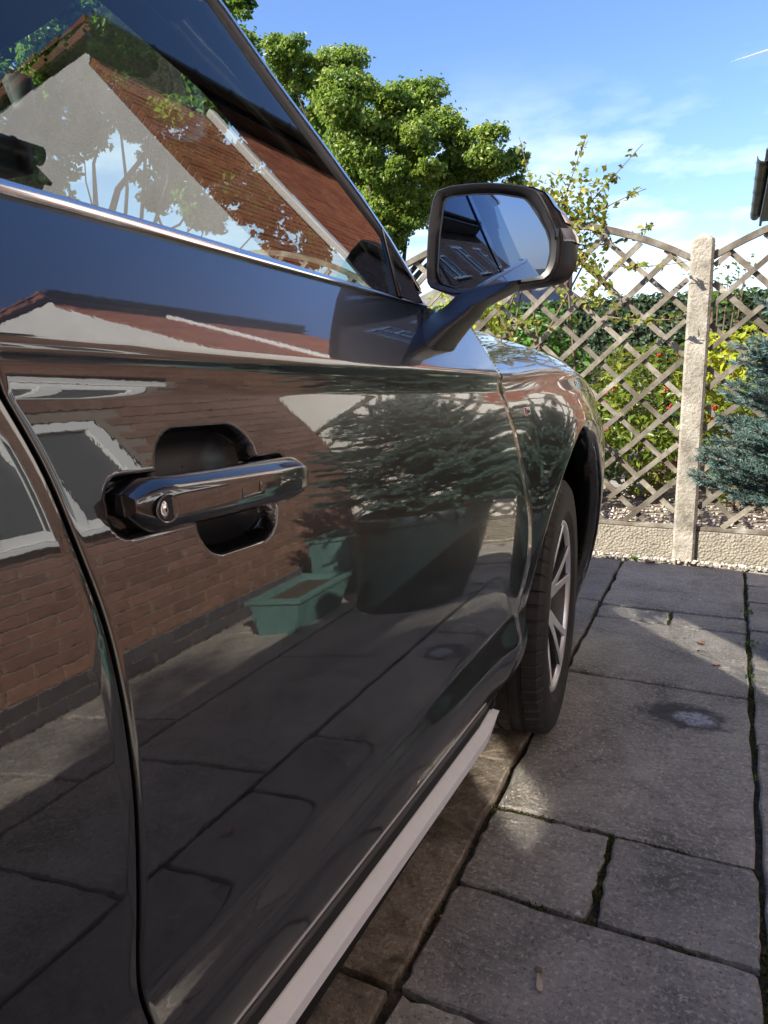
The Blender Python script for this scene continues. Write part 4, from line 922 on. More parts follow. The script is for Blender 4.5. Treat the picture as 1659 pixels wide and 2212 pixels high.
arch_panel("front_wing", WYC, 1.4, 2.96, .24, lambda Y: ztop(Y) - .004, 420, 70, left_gap=lambda z: gapf(z) + .0022)
arch_panel("rear_quarter_panel", RYC, -1.75, -.18, .24, lambda Y: 1.228 - shear(Y), 200, 34)
# black arch liners, underbody, sill
def arc_band(name, yc, R_, x0, x1, m, a0=-25, a1=205):
    v = []; th = np.linspace(R(a0), R(a1), 40)
    for a in th: v += [(x0, yc + R_ * math.cos(a), WZC + R_ * math.sin(a)), (x1, yc + R_ * math.cos(a), WZC + R_ * math.sin(a))]
    v2 = len(v); v += [(x1, yc, WZC)]
    f = [(2 * i, 2 * i + 1, 2 * i + 3, 2 * i + 2) for i in range(39)] + [(2 * i + 1, v2, 2 * i + 3) for i in range(39)]
    return mk(name, v, f, m, car, smooth=False)
for yc in (WYC, RYC):
    arc_band("arch_liner", yc, .535, -.50, -.86, LINER); arc_band("arch_liner", yc, .528, 2 * CXC + .50, 2 * CXC + .86, LINER)
ub = MB(); ub.box(2 * CXC + .60, -.60, -1.6, 2.7, .20, .40); ub.box(-.66, -.475, RYC + .55, WYC - .53, .20, .42); ub.box(2 * CXC + .475, 2 * CXC + .66, RYC + .55, WYC - .53, .20, .42)
ub.build("underbody", LINER, car)
# sill moulding under the door: a dark skirt, and the silver blade with a pointed front end
sk = []
for Y in np.linspace(RYC + .52, 1.50, 40):
    s_ = shear(Y); xb = float(np.interp(.43, DW, DX)); sk.append([(xb - .016, Y, .438 - s_), (xb - .008, Y, .430 - s_), (xb - .010, Y, .412 - s_), (xb - .024, Y, .378 - s_), (xb - .020, Y, .366 - s_), (xb - .05, Y, .33 - s_), (xb - .10, Y, .25 - s_), (xb - .2, Y, .25 - s_)])
MB().loft(sk, closed=False).build("sill_skirt", DARKPL, car, smooth=False)
br = []; XS = float(np.interp(.43, DW, DX)) - .008
for Y in np.concatenate([np.linspace(RYC + .6, 1.36, 30), np.linspace(1.375, 1.462, 10)]):
    s_ = shear(Y); k = np.clip((Y - 1.36) / .10, 0, 1); lo = .3225 + .042 * k ** 1.6; hi = .366 + .006 * k; d = .030 * (1 - k ** 1.5) + .004
    br.append([(XS - .014, Y, hi - s_), (XS - .010, Y, hi - .001 - s_), (XS + .006, Y, (hi * .55 + lo * .45) - s_), (XS + .005, Y, lo + .005 - s_), (XS - .002, Y, lo - s_), (XS - .012 - d, Y, lo + .004 - s_), (XS - .012 - d, Y, hi - s_)])
autosmooth(recalc(MB().loft(br).build("sill_blade", SILVER, car, smooth=True)), 18)
# curved black trailing tail of the sill in front of the wheel
ft = []
for i, t in enumerate(np.linspace(0, 1, 14)):
    Y = 1.455 + .075 * t; z = .365 - .03 * t + .10 * t; ft.append([(XS - .010, Y, z + .05), (XS - .004, Y, z), (XS - .012, Y, z - .06), (XS - .06, Y, z - .09), (XS - .06, Y, z + .05)])
recalc(MB().loft(ft).build("sill_end", DARKPL, car, smooth=True))
# bonnet: clam shell whose edge runs along the crease
def hood():
    us = np.concatenate([[0, .0015, .004, .008], np.linspace(.016, .30, 26), np.linspace(.33, .95, 16)]); Ys = np.concatenate([np.linspace(0, 1, 60)])
    V = []
    for a in Ys:
        rowv = []
        for u in us:
            y0 = 1.432 + .62 * min(u, .10) + .55 * max(0, min(u - .10, .3)); Y = y0 + (2.93 - y0) * a
            zt = float(ztop(Y)); x0 = float(body(Y, zt - .001)); k = sstep(2.2, 2.9, Y)
            hgt = (.098 * (1 - math.exp(-max(u - .004, 0) / .105)) + .035 * (1 - math.exp(-(u / .5) ** 2))) * (1 - .5 * float(k)) - .010 * math.exp(-u / .004) + .014 * math.exp(-((u - .26) / .05) ** 2) * (1 - float(k))
            rowv.append((x0 - u * (CXC - x0) / -.95 , Y, zt + .006 + hgt - .12 * float(sstep(2.55, 2.95, Y)) * (u / .95) ** .5 * 0))
        V.append(rowv)
    V = np.array(V); M_ = V.copy(); M_[..., 0] = 2 * CXC - M_[..., 0]
    return mk("bonnet", np.concatenate([V.reshape(-1, 3), M_.reshape(-1, 3)]), np.concatenate([grid_faces(*V.shape[:2]), grid_faces(*V.shape[:2], True) + V.shape[0] * V.shape[1]]), PAINT, car, smooth=True)
hood()
ys = np.linspace(1.44, 2.9, 30); cl_ = [[(float(body(y, float(ztop(y)) - .004)) - .012, y, float(ztop(y)) - .012), (float(body(y, float(ztop(y)) - .004)) - .012, y, float(ztop(y)) + .006), (float(body(y, float(ztop(y)))) - .05, y, float(ztop(y)) + .012)] for y in ys]
MB().loft(cl_, closed=False).build("bonnet_shut_line", SEAL, car)
# nose: rounded front closing the body
nose = []
for z in np.linspace(.24, .98, 14):
    Yn = 2.93 - .10 * abs(z - .55); x0 = float(body(2.92, min(z, .80))); nose.append([(x0 + (CXC - x0) * t, Yn + .10 * math.sin(t * math.pi / 2), z) for t in np.linspace(0, 1, 8)] + [(2 * CXC - (x0 + (CXC - x0) * t), Yn + .10 * math.sin(t * math.pi / 2), z) for t in np.linspace(.88, 0, 7)])
recalc(MB().loft(nose, closed=False).build("front_bumper", PAINT, car, smooth=True))
# far side of the car, mirrored and plainer
yy_ = np.linspace(-1.75, 2.93, 90); zz_ = np.linspace(0, 1, 40); V = []
for y in yy_:
    r0 = max([math.sqrt(max(.53 ** 2 - (y - c) ** 2, 0)) for c in (WYC, RYC)]); zl_ = max(.26, WZC + r0 if r0 > 0 else .26); zh_ = float(ztop(y)) + (.116 if y < 1.4 else 0)
    V.append([(2 * CXC - float(body(y, zl_ + (zh_ - zl_) * q)), y, zl_ + (zh_ - zl_) * q) for q in zz_])
V = np.array(V); mk("far_side_panels", V.reshape(-1, 3), grid_faces(90, 40, True), PAINT, car, smooth=True)
# --- upper body ----------------------------------------------------------
BW = 1.228; XB = float(np.interp(BW, DW, DX))
GWW = np.arange(1.15, 1.85, .002); GWX = np.cumsum(np.tan(np.radians(25.2 - 8 * (GWW - 1.25)))) * .002; GWX = GWX - np.interp(1.236, GWW, GWX)
def gx(z, Y=.4):
    w = np.asarray(z, float) + .045 * (Y - .4); return XB - .004 - np.interp(w, GWW, GWX)
belt = lambda Y: 1.237 - .045 * (Y - .4) 
def gpt(Y, z, o=0.0): return (float(gx(z, Y)) + o, Y, z)
# satin chrome strip along the belt, then up the windscreen pillar
sec = []
for Y in np.linspace(-1.1, 1.235, 50):
    s_ = shear(Y); k = 1 - .45 * float(sstep(.5, 1.22, Y)); sec.append([(XB - .012, Y, BW - .001 - s_), (XB + .0010, Y, BW - .0005 - s_), (XB + .0036, Y, BW + .001 - s_), (XB + .0030, Y, BW + .0035 * k - s_), (XB - .0030, Y, BW + .0112 * k - s_), (XB - .0080, Y, BW + .0132 * k - s_), (XB - .014, Y, BW + .0125 * k - s_)])
autosmooth(recalc(MB().loft(sec).build("belt_trim", CHROME, car, smooth=True)), 25)
AP = [(.60, 1.690), (.75, 1.659), (.913, 1.589), (.995, 1.509), (1.071, 1.445), (1.153, 1.367), (1.200, 1.309), (1.245, 1.225)]
GL = [(.55, 1.665), (.72, 1.632), (.871, 1.571), (.948, 1.480 + .012), (1.030, 1.418), (1.112, 1.343), (1.165, 1.300), (1.180, 1.262)]
def resamp(poly, n):
    p = np.array(poly); d = np.concatenate([[0], np.cumsum(np.hypot(*np.diff(p, axis=0).T))]); t = np.linspace(0, d[-1], n); return np.stack([np.interp(t, d, p[:, 0]), np.interp(t, d, p[:, 1])], 1)
ap = resamp(AP, 60); sec = []
for i, (Y, z) in enumerate(ap):
    t = ap[min(i + 1, 59)] - ap[max(i - 1, 0)]; t = t / np.linalg.norm(t); nn = np.array([-t[1], t[0]]) 
    if nn[1] < 0: nn = -nn                  # outwards, away from the glass
    wd = .0125; q = lambda o, dx: (float(gx(z + nn[1] * o, Y)) + dx, Y + nn[0] * o, z + nn[1] * o)
    sec.append([q(-wd, -.010), q(-wd, .001), q(-wd * .9, .0045), q(-wd * .12, .0031), q(0, .001), q(.001, -.012)])
autosmooth(recalc(MB().loft(sec).build("pillar_trim", CHROME, car, smooth=True)), 25)
# black glass-run strip and quarter bar inside the chrome
gl = resamp(GL, 60); sec = []
for i in range(60):
    (Y, z), (Y2, z2) = gl[i], ap[i]; d = np.array([Y2 - Y, z2 - z]); d /= np.linalg.norm(d) + 1e-9
    o_ = np.array([Y2, z2]) - d * .011; sec.append([gpt(Y, z, -.012), gpt(Y, z, .0005), gpt(*((np.array([Y, z]) * .55 + o_ * .45)), .0045), gpt(*o_, .001), gpt(*o_, -.012)])
recalc(MB().loft(sec, closed=False).build("glass_run", SEAL, car, smooth=True))
q0, q1 = np.array([1.172, 1.318]), np.array([1.118, belt(1.118) - .003]); sec = []
for t in np.linspace(0, 1, 10):
    c = q0 + (q1 - q0) * t; w_ = .010 + .012 * t; sec.append([gpt(c[0] - w_ * .3, c[1], -.012), gpt(c[0] - w_ * .3, c[1], .002), gpt(c[0] + w_ * .3, c[1], .006), gpt(c[0] + w_, c[1], .002), gpt(c[0] + w_, c[1], -.012)])
recalc(MB().loft(sec, closed=False).build("quarter_bar", GLOSSBK, car, smooth=True))
tri = [(1.135, belt(1.135) - .003), (1.225, belt(1.225) - .003), (1.218, 1.245), (1.186, 1.312), (1.176, 1.312)]
mk("mirror_sail", [gpt(y, z, .0015) for y, z in tri] + [gpt(y, z, -.012) for y, z in tri], [(0, 1, 2, 3, 4)] + [(i, (i + 1) % 5, (i + 1) % 5 + 5, i + 5) for i in range(5)], GLOSSBK, car)
# side glass
def glass_sheet(name, left, right_fn, m, n=50):
    zs = np.linspace(0, 1, n); V = []
    for q in zs:
        rowv = []
        for t in np.linspace(0, 1, n):
            Y = left + (1.18 - left) * t; zl_ = belt(Y) - .006; Yr = None
            z = zl_ + q * (1.64 - zl_); Yr = right_fn(z); Y = left + (Yr - left) * t; zl_ = belt(Y) - .006; z = zl_ + q * (1.64 - zl_); rowv.append(gpt(Y, z))
        V.append(rowv)
    V = np.array(V); return mk(name, V.reshape(-1, 3), grid_faces(n, n), m, car, smooth=True)
GLa = np.array(GL); rfn = lambda z: float(np.interp(z, GLa[::-1, 1], GLa[::-1, 0])) + .006
glass_sheet("side_window", .285, rfn, SIDEGL)
glass_sheet("side_window", -.75, lambda z: .195, SIDEGL, 14)
bp = [(.195, belt(.195) - .006), (.285, belt(.285) - .006), (.285, 1.645), (.195, 1.645)]
mk("door_pillar_cover", [gpt(y, z, .002) for y, z in bp] + [gpt(y, z, -.02) for y, z in bp], [(0, 1, 2, 3)] + [(i, (i + 1) % 4, (i + 1) % 4 + 4, i + 4) for i in range(4)], GLOSSBK, car)
# roof, screen pillars, windscreen
def mir(p): return (2 * CXC - p[0], p[1], p[2])
roof_edge = [(-.72, -1.55, 1.52), (-.695, -1.1, 1.60), (-.69, -.5, 1.655), (-.69, .1, 1.672), (-.692, .55, 1.668), (-.715, .78, 1.640)]
rowsR = []
for i, (x, y, z) in enumerate(roof_edge):
    fy = [0, .02, .06, .13, .18, .22][i]; rowsR.append([(x + (CXC - x) * t, y + fy * math.sin(t * math.pi / 2) * (1 if i > 3 else .3), z + .055 * math.sin(t * math.pi / 2)) for t in np.linspace(0, 1, 12)])
V = np.array(rowsR); M_ = V.copy(); M_[..., 0] = 2 * CXC - M_[..., 0]
low = V.copy(); low[..., 2] -= .045; lowM = M_.copy(); lowM[..., 2] -= .045; n_ = 72
mk("roof", np.concatenate([V.reshape(-1, 3), M_.reshape(-1, 3)]), np.concatenate([grid_faces(6, 12), grid_faces(6, 12, True) + 72]), PAINT, car, smooth=True)
hl = MB(); hl.add(np.concatenate([low.reshape(-1, 3), lowM.reshape(-1, 3)]), np.concatenate([grid_faces(6, 12), grid_faces(6, 12, True) + 72]).tolist())
hd = [(*V[-1, j],) for j in range(12)]; hb = [(*low[-1, j],) for j in range(12)]; b = len(hl.v); hl.v += [tuple(map(float, p)) for p in hd + hb]; hl.f += [(b + j, b + j + 1, b + 13 + j, b + 12 + j) for j in range(11)]
b = len(hl.v); hl.v += [mir(tuple(map(float, p))) for p in hd + hb]; hl.f += [(b + j, b + j + 1, b + 13 + j, b + 12 + j) for j in range(11)]
hl.build("headlining", CABIN, car)
# door top frame / cant rail
cr_ = []
for Y in np.linspace(-.9, .86, 24):
    zt = float(np.interp(Y, [-.9, .1, .55, .72, .871], [1.62, 1.652, 1.650, 1.632, 1.571])); xr = float(np.interp(Y, [-1.1, .55, .78, .9], [-.695, -.692, -.715, -.73])); zr = float(np.interp(Y, [-1.1, -.5, .1, .55, .78, .9], [1.60, 1.655, 1.672, 1.668, 1.64, 1.60])); g = gpt(Y, zt - .012); cr_.append([g, (g[0] + .003, Y, zt), (xr + .012, Y, zr - .008), (xr, Y, zr + .001), (xr - .05, Y, zr - .04), (g[0] - .04, Y, zt - .03)])
recalc(MB().loft(cr_).build("cant_rail", PAINT, car, smooth=True))
base_in = [(-.60, 1.66, 1.125), (-.66, 1.31, 1.262), (-.69, 1.21, 1.340), (-.715, 1.10, 1.42), (-.740, .965, 1.505), (-.775, .80, 1.575)]
out_ = resamp([(1.62, 1.11), (1.245, 1.235), (1.200, 1.309), (1.153, 1.367), (1.071, 1.445), (.995, 1.509), (.913, 1.589), (.80, 1.645)], 24); bi = np.array(base_in)
dd = np.concatenate([[0], np.cumsum(np.linalg.norm(np.diff(bi, axis=0), axis=1))]); tt = np.linspace(0, dd[-1], 24); inn = np.stack([np.interp(tt, dd, bi[:, k]) for k in range(3)], 1)
for side in (0, 1):
    sec = []
    for (Y, z), p in zip(out_, inn):
        o_ = np.array([float(gx(max(z, 1.22), Y)) - .012 - (.05 if z < 1.22 else 0) , Y, z]); up_ = np.array([0, .012, .016]); sec_ = [tuple(o_), tuple(o_ + [-.012, .006, .004]), tuple(p + up_ * .6), tuple(p), tuple(p + [.02, -.03, -.02]), tuple(o_ + [-.03, -.05, -.02])]
        sec.append([mir(q) for q in sec_] if side else sec_)
    recalc(MB().loft(sec).build("windscreen_pillar", GLOSSBK if side == 0 else PAINT, car, smooth=True))
ws = []
for k in range(24):
    p = inn[k]; ctr = np.array([CXC, p[1] + .30 * (1 - .25 * k / 23), p[2] + .055 + .015 * k / 23]); ctr[2] = min(ctr[2], 1.70)
    t = np.linspace(0, 1, 11); half = [p + (ctr - p) * np.array([q, math.sin(q * math.pi / 2), math.sin(q * math.pi / 2)]) for q in t]; ws.append([tuple(h) for h in half] + [mir(tuple(h)) for h in half[-2::-1]])
V = np.array(ws); mk("windscreen", V.reshape(-1, 3), grid_faces(24, 21), WINDGL, car, smooth=True)
# rear of the cabin: tailgate and rear screen as dark closing shapes
tg = [[(x, -1.78 - .12 * (1 - abs(x - CXC) / .9), .35), (x, -1.82 - .12 * (1 - abs(x - CXC) / .9), 1.15), (x * .8 + CXC * .2, -1.55 - .06, 1.56)] for x in np.linspace(2 * CXC + .62, -.62, 12)]
MB().loft(tg, closed=False).build("tailgate", PAINT, car, smooth=True)
# far side windows are open to the sky; far pillars
for Y0_, Y1_ in ((.19, .29), (-.85, -.75)):
    p = [(Y0_, 1.2), (Y1_, 1.2), (Y1_, 1.65), (Y0_, 1.65)]; mk("far_pillar", [mir(gpt(y, z, 0)) for y, z in p] + [mir(gpt(y, z, -.03)) for y, z in p], [(0, 1, 2, 3)] + [(i, (i + 1) % 4, (i + 1) % 4 + 4, i + 4) for i in range(4)], CABIN, car)
# cabin: dashboard, floor, door cards, seats
ds = []
for x in np.linspace(2 * CXC + .60, -.60, 16):
    k = 1 - ((x - CXC) / .76) ** 2; ds.append([(x, 1.62 + .16 * k, 1.10), (x, 1.35, 1.135), (x, 1.14, 1.10), (x, 1.08, .95), (x, 1.15, .62), (x, 1.7, .60)])
MB().loft(ds, closed=False).build("dashboard", CABIN, car, smooth=True)
fl = MB().box(2 * CXC + .62, -.62, -1.5, 1.75, .40, .44)
fl.add([(-.565, -1.3, .5), (-.565, 1.5, .45), (-.545, 1.42, 1.17), (-.545, -1.3, 1.25)], [(0, 1, 2, 3)]); fl.add([mir(p) for p in [(-.565, -1.3, .5), (-.565, 1.5, .45), (-.545, 1.42, 1.17), (-.545, -1.3, 1.25)]], [(0, 3, 2, 1)]); fl.build("cabin_floor", CABIN, car)
for sx in (-.98, 2 * CXC + .98):
    st = MB().box(sx - .25, sx + .25, .05, .55, .62, .78, .05).build("seat", CABIN, car, smooth=True)
    b_ = MB().box(-.24, .24, -.07, .07, 0, .62, .05); vv = [(sx + x, -.02 + y - .32 * z, .72 + z) for x, y, z in b_.v]; mk("backrest", vv, b_.f, CABIN, st, smooth=True)
    MB().box(sx - .13, sx + .13, -.33, -.23, 1.37, 1.55, .04).build("headrest", CABIN, st, smooth=True)
sw = MB(); sw.tube([(-.98 + .18 * math.cos(a), .93 - .08 * math.sin(a), 1.02 + .165 * math.sin(a)) for a in np.linspace(0, 2 * math.pi, 33)], .015, 8, False); sw.box(-1.06, -.90, .90, .98, .97, 1.06, .02); sw.build("steering_wheel", CABIN, car, smooth=True)
im = MB().box(-1.36, -1.235, 1.035, 1.07, 1.462, 1.540, .016); im.build("interior_mirror", CABIN, car, smooth=True)
MB().tube([(-1.30, 1.06, 1.53), (-1.31, 1.12, 1.60), (-1.33, 1.13, 1.66)], [.014, .02, .03], 8).build("mirror_stalk", CABIN, car, smooth=True)

# --- door handle ----------------------------------------------------------
def handle():
    secs = []; hy0, hy1 = .380, .613
    ys = np.concatenate([[hy0, hy0 + .002, hy0 + .006, hy0 + .012, hy0 + .022], np.linspace(hy0 + .04, hy1 - .04, 18), [hy1 - .024, hy1 - .014, hy1 - .007, hy1 - .002, hy1]])
    for Y in ys:
        e0, e1 = (Y - hy0), (hy1 - Y); a = min(1, .40 + .60 * (e0 / .022) ** .8) if e0 < .022 else 1; b_ = math.sqrt(max(0, 1 - (1 - min(e1 / .026, 1)) ** 2)) * .55 + .45 if e1 < .026 else 1
        k = min(a, b_); zc = 1.0 - shear(Y) - .0015 + (.004 * (1 - a)); x0 = float(body(Y, zc)); t = (Y - hy0) / (hy1 - hy0); bow = .004 + .012 * math.sin(math.pi * (t * .9 + .05)) ** .6
        dp = .55 + .45 * k; H = [(-.010, .0170), (.0025, .0192), (.0050, .0190), (.0158, .0120), (.0168, .0104), (.0173, .0085), (.0172, -.0085), (.0166, -.0105), (.0140, -.0140), (.0050, -.0190), (-.010, -.0195)]
        secs.append([(x0 + (bow + dx * dp if dx > 0 else dx), Y, zc + dz * k * 1.08) for dx, dz in H])
    o = recalc(MB().loft(secs).build("door_handle", PAINT, door, smooth=True)); autosmooth(o, 32); return o
hd_ = handle()
def frontx(Y): t = (Y - .380) / .233; return float(body(Y, 1.0 - shear(Y))) + .004 + .012 * math.sin(math.pi * (t * .9 + .05)) ** .6 + .0176
ky, kz = .403, .9965; kx = frontx(ky) - .0004
# key socket: a dark cup with a bright barrel, sunk ring proud of the handle face
m = MB(); ring = lambda r_, dx, n=28: [(kx + dx, ky + r_ * math.cos(a), kz + r_ * .92 * math.sin(a)) for a in np.linspace(0, 2 * math.pi, n, endpoint=False)]
m.loft([ring(.0122, .0006), ring(.0116, .0016), ring(.0110, .0014), ring(.0100, .0006)], cap=False); m.build("key_ring", PAINT, hd_, smooth=True)
m = MB(); m.loft([ring(.0101, .0008), ring(.0001, .0008)], cap=False); m.build("key_socket", CABIN, hd_)
m = MB(); c = [(kx + .0011 + .0016 * q, ky - .0042 + .0046 * math.cos(a) * (1 - q * q) ** .5 * .8, kz + .0066 * math.sin(a) * (1 - q * q) ** .5) for q in (0, .5, .8, .97) for a in np.linspace(0, 2 * math.pi, 16, endpoint=False)]
m.add(c, [(r_ * 16 + j, r_ * 16 + (j + 1) % 16, (r_ + 1) * 16 + (j + 1) % 16, (r_ + 1) * 16 + j) for r_ in range(3) for j in range(16)]); m.build("key_barrel", CHROME, hd_, smooth=True)
ny_, nz_ = .502, .9945; nx_ = frontx(ny_)
m = MB(); m.box(nx_ - .001, nx_ + .0011, ny_ - .0135, ny_ + .0135, nz_ - .0055, nz_ - .0035, .0008); m.box(nx_ - .001, nx_ + .0011, ny_ + .0115, ny_ + .0135, nz_ - .005, nz_ + .005, .0008); m.box(nx_ - .001, nx_ + .0009, ny_ - .0135, ny_ - .0118, nz_ - .005, nz_ + .003, .0008)
m.build("touch_sensor_mark", PAINT, hd_, smooth=True)
# dark sheet over the body-colour finger cups, their dark reflections put into its colour
for cy0, cw0, a_, b_ in ((.497, 1.016, .062, .032), (.521, .973, .053, .027)):
    v = []; nr_, k = 9, 36
    for r_ in np.linspace(1, .02, nr_):
        for q in np.linspace(0, 2 * math.pi, k, endpoint=False):
            c4, s4 = math.cos(q), math.sin(q); yv, wv = cy0 + a_ * r_ * math.copysign(abs(c4) ** .72, c4), cw0 + b_ * r_ * math.copysign(abs(s4) ** .72, s4); zz = wv - shear(yv)
            v.append((float(body(yv, zz, True)) + .0007, yv, zz))
    mk("finger_cup_shade", v, [(r_ * k + j, r_ * k + (j + 1) % k, (r_ + 1) * k + (j + 1) % k, (r_ + 1) * k + j) for r_ in range(nr_ - 1) for j in range(k)], CUP_SHADE, door, smooth=True)
# --- door mirror ------------------------------------------------------------
mc = np.array([-.41, 1.30, 1.30]); mn = np.array([.0, -1.0, .0]); mn /= np.linalg.norm(mn); mu = np.cross(mn, [0, 0, 1]); mu /= np.linalg.norm(mu); mu *= np.sign(mu[0]); mv = np.cross(mu, mn); mv *= np.sign(mv[2])
def ML(u, v, w=0): return tuple(mc + mu * u + mv * v - mn * w)          # w > 0 runs forward, away from the driver
GO = [(-0.0656, 0.0846), (-0.021, 0.0842), (0.0223, 0.0798), (0.0629, 0.0697), (0.0716, 0.0624), (0.0893, 0.0366), (0.1027, 0.0129), (0.1091, -0.007), (0.1095, -0.0248), (0.1051, -0.044), (0.1, -0.0609), (0.0419, -0.0687), (-0.0432, -0.0766), (-0.0509, -0.0758), (-0.0827, -0.0642), (-0.0914, -0.054), (-0.0937, -0.0398), (-0.0889, 0.0169), (-0.0789, 0.0769), (-0.0741, 0.0831)]
RO = [(-0.094, 0.0978), (-0.0693, 0.1028), (-0.0321, 0.1026), (0.0043, 0.0997), (0.0398, 0.0939), (0.0678, 0.0867), (0.0885, 0.0764), (0.1044, 0.0494), (0.1204, 0.016), (0.1266, 0.0027), (0.1282, -0.0135), (0.1268, -0.0392), (0.1205, -0.0582), (0.1139, -0.0651), (0.1088, -0.0697), (0.042, -0.0763), (-0.0318, -0.083), (-0.0605, -0.0853), (-0.0896, -0.0769), (-0.1113, -0.0686), (-0.1155, -0.0559), (-0.1145, -0.0069), (-0.11, 0.0479), (-0.1018, 0.0844)]
def angresample(poly, n=72, c=(.0, .005), smooth=1):
    p = np.array(poly); q = np.vstack([p, p[:1]]); d = np.concatenate([[0], np.cumsum(np.hypot(*np.diff(q, axis=0).T))]); t = np.linspace(0, d[-1], 2000); P = np.stack([np.interp(t, d, q[:, 0]), np.interp(t, d, q[:, 1])], 1)
    a = np.arctan2(P[:, 1] - c[1], P[:, 0] - c[0]); r_ = np.hypot(P[:, 1] - c[1], P[:, 0] - c[0]); o = np.argsort(a); A = np.linspace(-math.pi, math.pi, n, endpoint=False); rr = np.interp(A, a[o], r_[o], period=2 * math.pi)
    for _ in range(smooth): rr = (np.roll(rr, 1) + rr * 2 + np.roll(rr, -1)) / 4
    return np.stack([c[0] + rr * np.cos(A), c[1] + rr * np.sin(A)], 1)
go, ro = angresample(GO, smooth=0), angresample(RO, smooth=0)
cg = go.mean(0)
def ring_(P, w): return [ML(u, v, w) for u, v in P]
def scl(P, k, c=(0, .005)): return (P - c) * k + c
gn = np.array([.082, -.99, -.050]); gn /= np.linalg.norm(gn); k = 72
def gw(P): return [ML(u, v, .012 + ((u - cg[0]) * gn[0] + (v - cg[1]) * gn[2]) / -gn[1] + ((u - cg[0]) ** 2 + (v - cg[1]) ** 2) / (2 * 7.0)) for u, v in P]
gv = gw([cg])
for q in np.linspace(.1, 1, 14): gv += gw(scl(go, q, cg))
gob = mk("mirror_glass", gv, [(0, i + 1, (i + 1) % k + 1) for i in range(k)] + [(1 + r_ * k + i, 1 + (r_ + 1) * k + i, 1 + (r_ + 1) * k + (i + 1) % k, 1 + r_ * k + (i + 1) % k) for r_ in range(13) for i in range(k)], MIRR, car, smooth=True)
recalc(gob)
hs = MB(); hs.loft([[tuple(np.array(p) + [0, .003, 0]) for p in gw(scl(go, .985, cg))], [tuple(np.array(p) - [0, .0012, 0]) for p in gw(scl(go, .985, cg))], [tuple(np.array(p) - [0, .0016, 0]) for p in gw(scl(go, 1.012, cg))], ring_(scl(go, 1.03, cg), .016), ring_(scl(go, 1.035, cg), .013), ring_(scl(ro, .90), .004), ring_(scl(ro, .955), .0012), ring_(scl(ro, .975), .0), ring_(scl(ro, .99), .0012), ring_(ro, .004), ring_(ro * 1.006, .012), ring_(ro * 1.006, .020)], cap=False)
autosmooth(recalc(hs.build("mirror_frame", DARKPL, car, smooth=True)), 40)
# outer cap: swells outboard and downward, then closes forward
def capsec(w, k, du, dv, out): return [ML((u - 0) * k + du + out * max(u, 0) * (1 if v < .05 else .6), (v - .005) * k + .005 + dv - (.16 * out * max(0, -v) * (1 if abs(u) < .09 else .6)), w) for u, v in ro]
cs = [capsec(.018, .985, 0, 0, 0), capsec(.0185, 1.0, .0, 0, .02), capsec(.030, 1.01, .002, 0, .10), capsec(.050, 1.01, .003, -.002, .15), capsec(.070, .985, .002, -.003, .14), capsec(.090, .92, -.002, -.003, .10), capsec(.108, .78, -.008, 0, .06), capsec(.120, .55, -.014, .002, 0), capsec(.126, .28, -.016, .004, 0), capsec(.128, .02, -.016, .004, 0)]
m = MB().loft(cs, cap=False)
autosmooth(recalc(m.build("mirror_cap", DARKPL, car, smooth=True)), 50)
# glossy painted upper shell and clear indicator strip set in the outer edge
A = np.linspace(-math.pi, math.pi, 72, endpoint=False)
idx = [j for j in range(72) if R(8) < A[j] < R(172)]
sh = []
for sc in cs[2:9]: sh.append([tuple(np.array(sc[j]) + (np.array(sc[j]) - np.array(ML(0, .0, 0.06))) / np.linalg.norm(np.array(sc[j]) - np.array(ML(0, .0, .06))) * .0022) for j in idx])
recalc(MB().loft(sh, closed=False).build("mirror_top_shell", PAINT, car, smooth=True))
idx = [j for j in range(72) if R(-6) < A[j] < R(8)]
sh = []
for sc in (cs[1], cs[2], cs[3], cs[4], cs[5]): sh.append([tuple(np.array(sc[j]) + mu * .0028) for j in idx])
recalc(MB().loft(sh, closed=False).build("indicator", LAMP, car, smooth=True))
bl = MB().box(-.0035, .0035, -.0016, .0016, -.009, .009, .0014); mk("blind_spot_lamp", [ML(.1245 + x, .004 + z, -.0005 - y) for x, y, z in bl.v], bl.f, GLOSSBK, car, smooth=True)
arm = []
for z, x0, x1, y_, hy in ((1.085, -.56, -.445, 1.150, .085), (1.115, -.545, -.430, 1.165, .080), (1.140, -.525, -.416, 1.190, .072), (1.160, -.508, -.402, 1.215, .064), (1.178, -.493, -.398, 1.245, .054), (1.192, -.484, -.380, 1.275, .050), (1.206, -.478, -.360, 1.305, .048), (1.222, -.470, -.345, 1.325, .045)):
    cx, hx = (x0 + x1) / 2, (x1 - x0) / 2; arm.append([(cx + hx * math.copysign(abs(math.cos(a)) ** .55, math.cos(a)), y_ + hy * math.copysign(abs(math.sin(a)) ** .55, math.sin(a)), z + .012 * math.cos(a)) for a in np.linspace(0, 2 * math.pi, 28, endpoint=False)])
autosmooth(recalc(MB().loft(arm).build("mirror_arm", DARKPL, car, smooth=True)), 60)
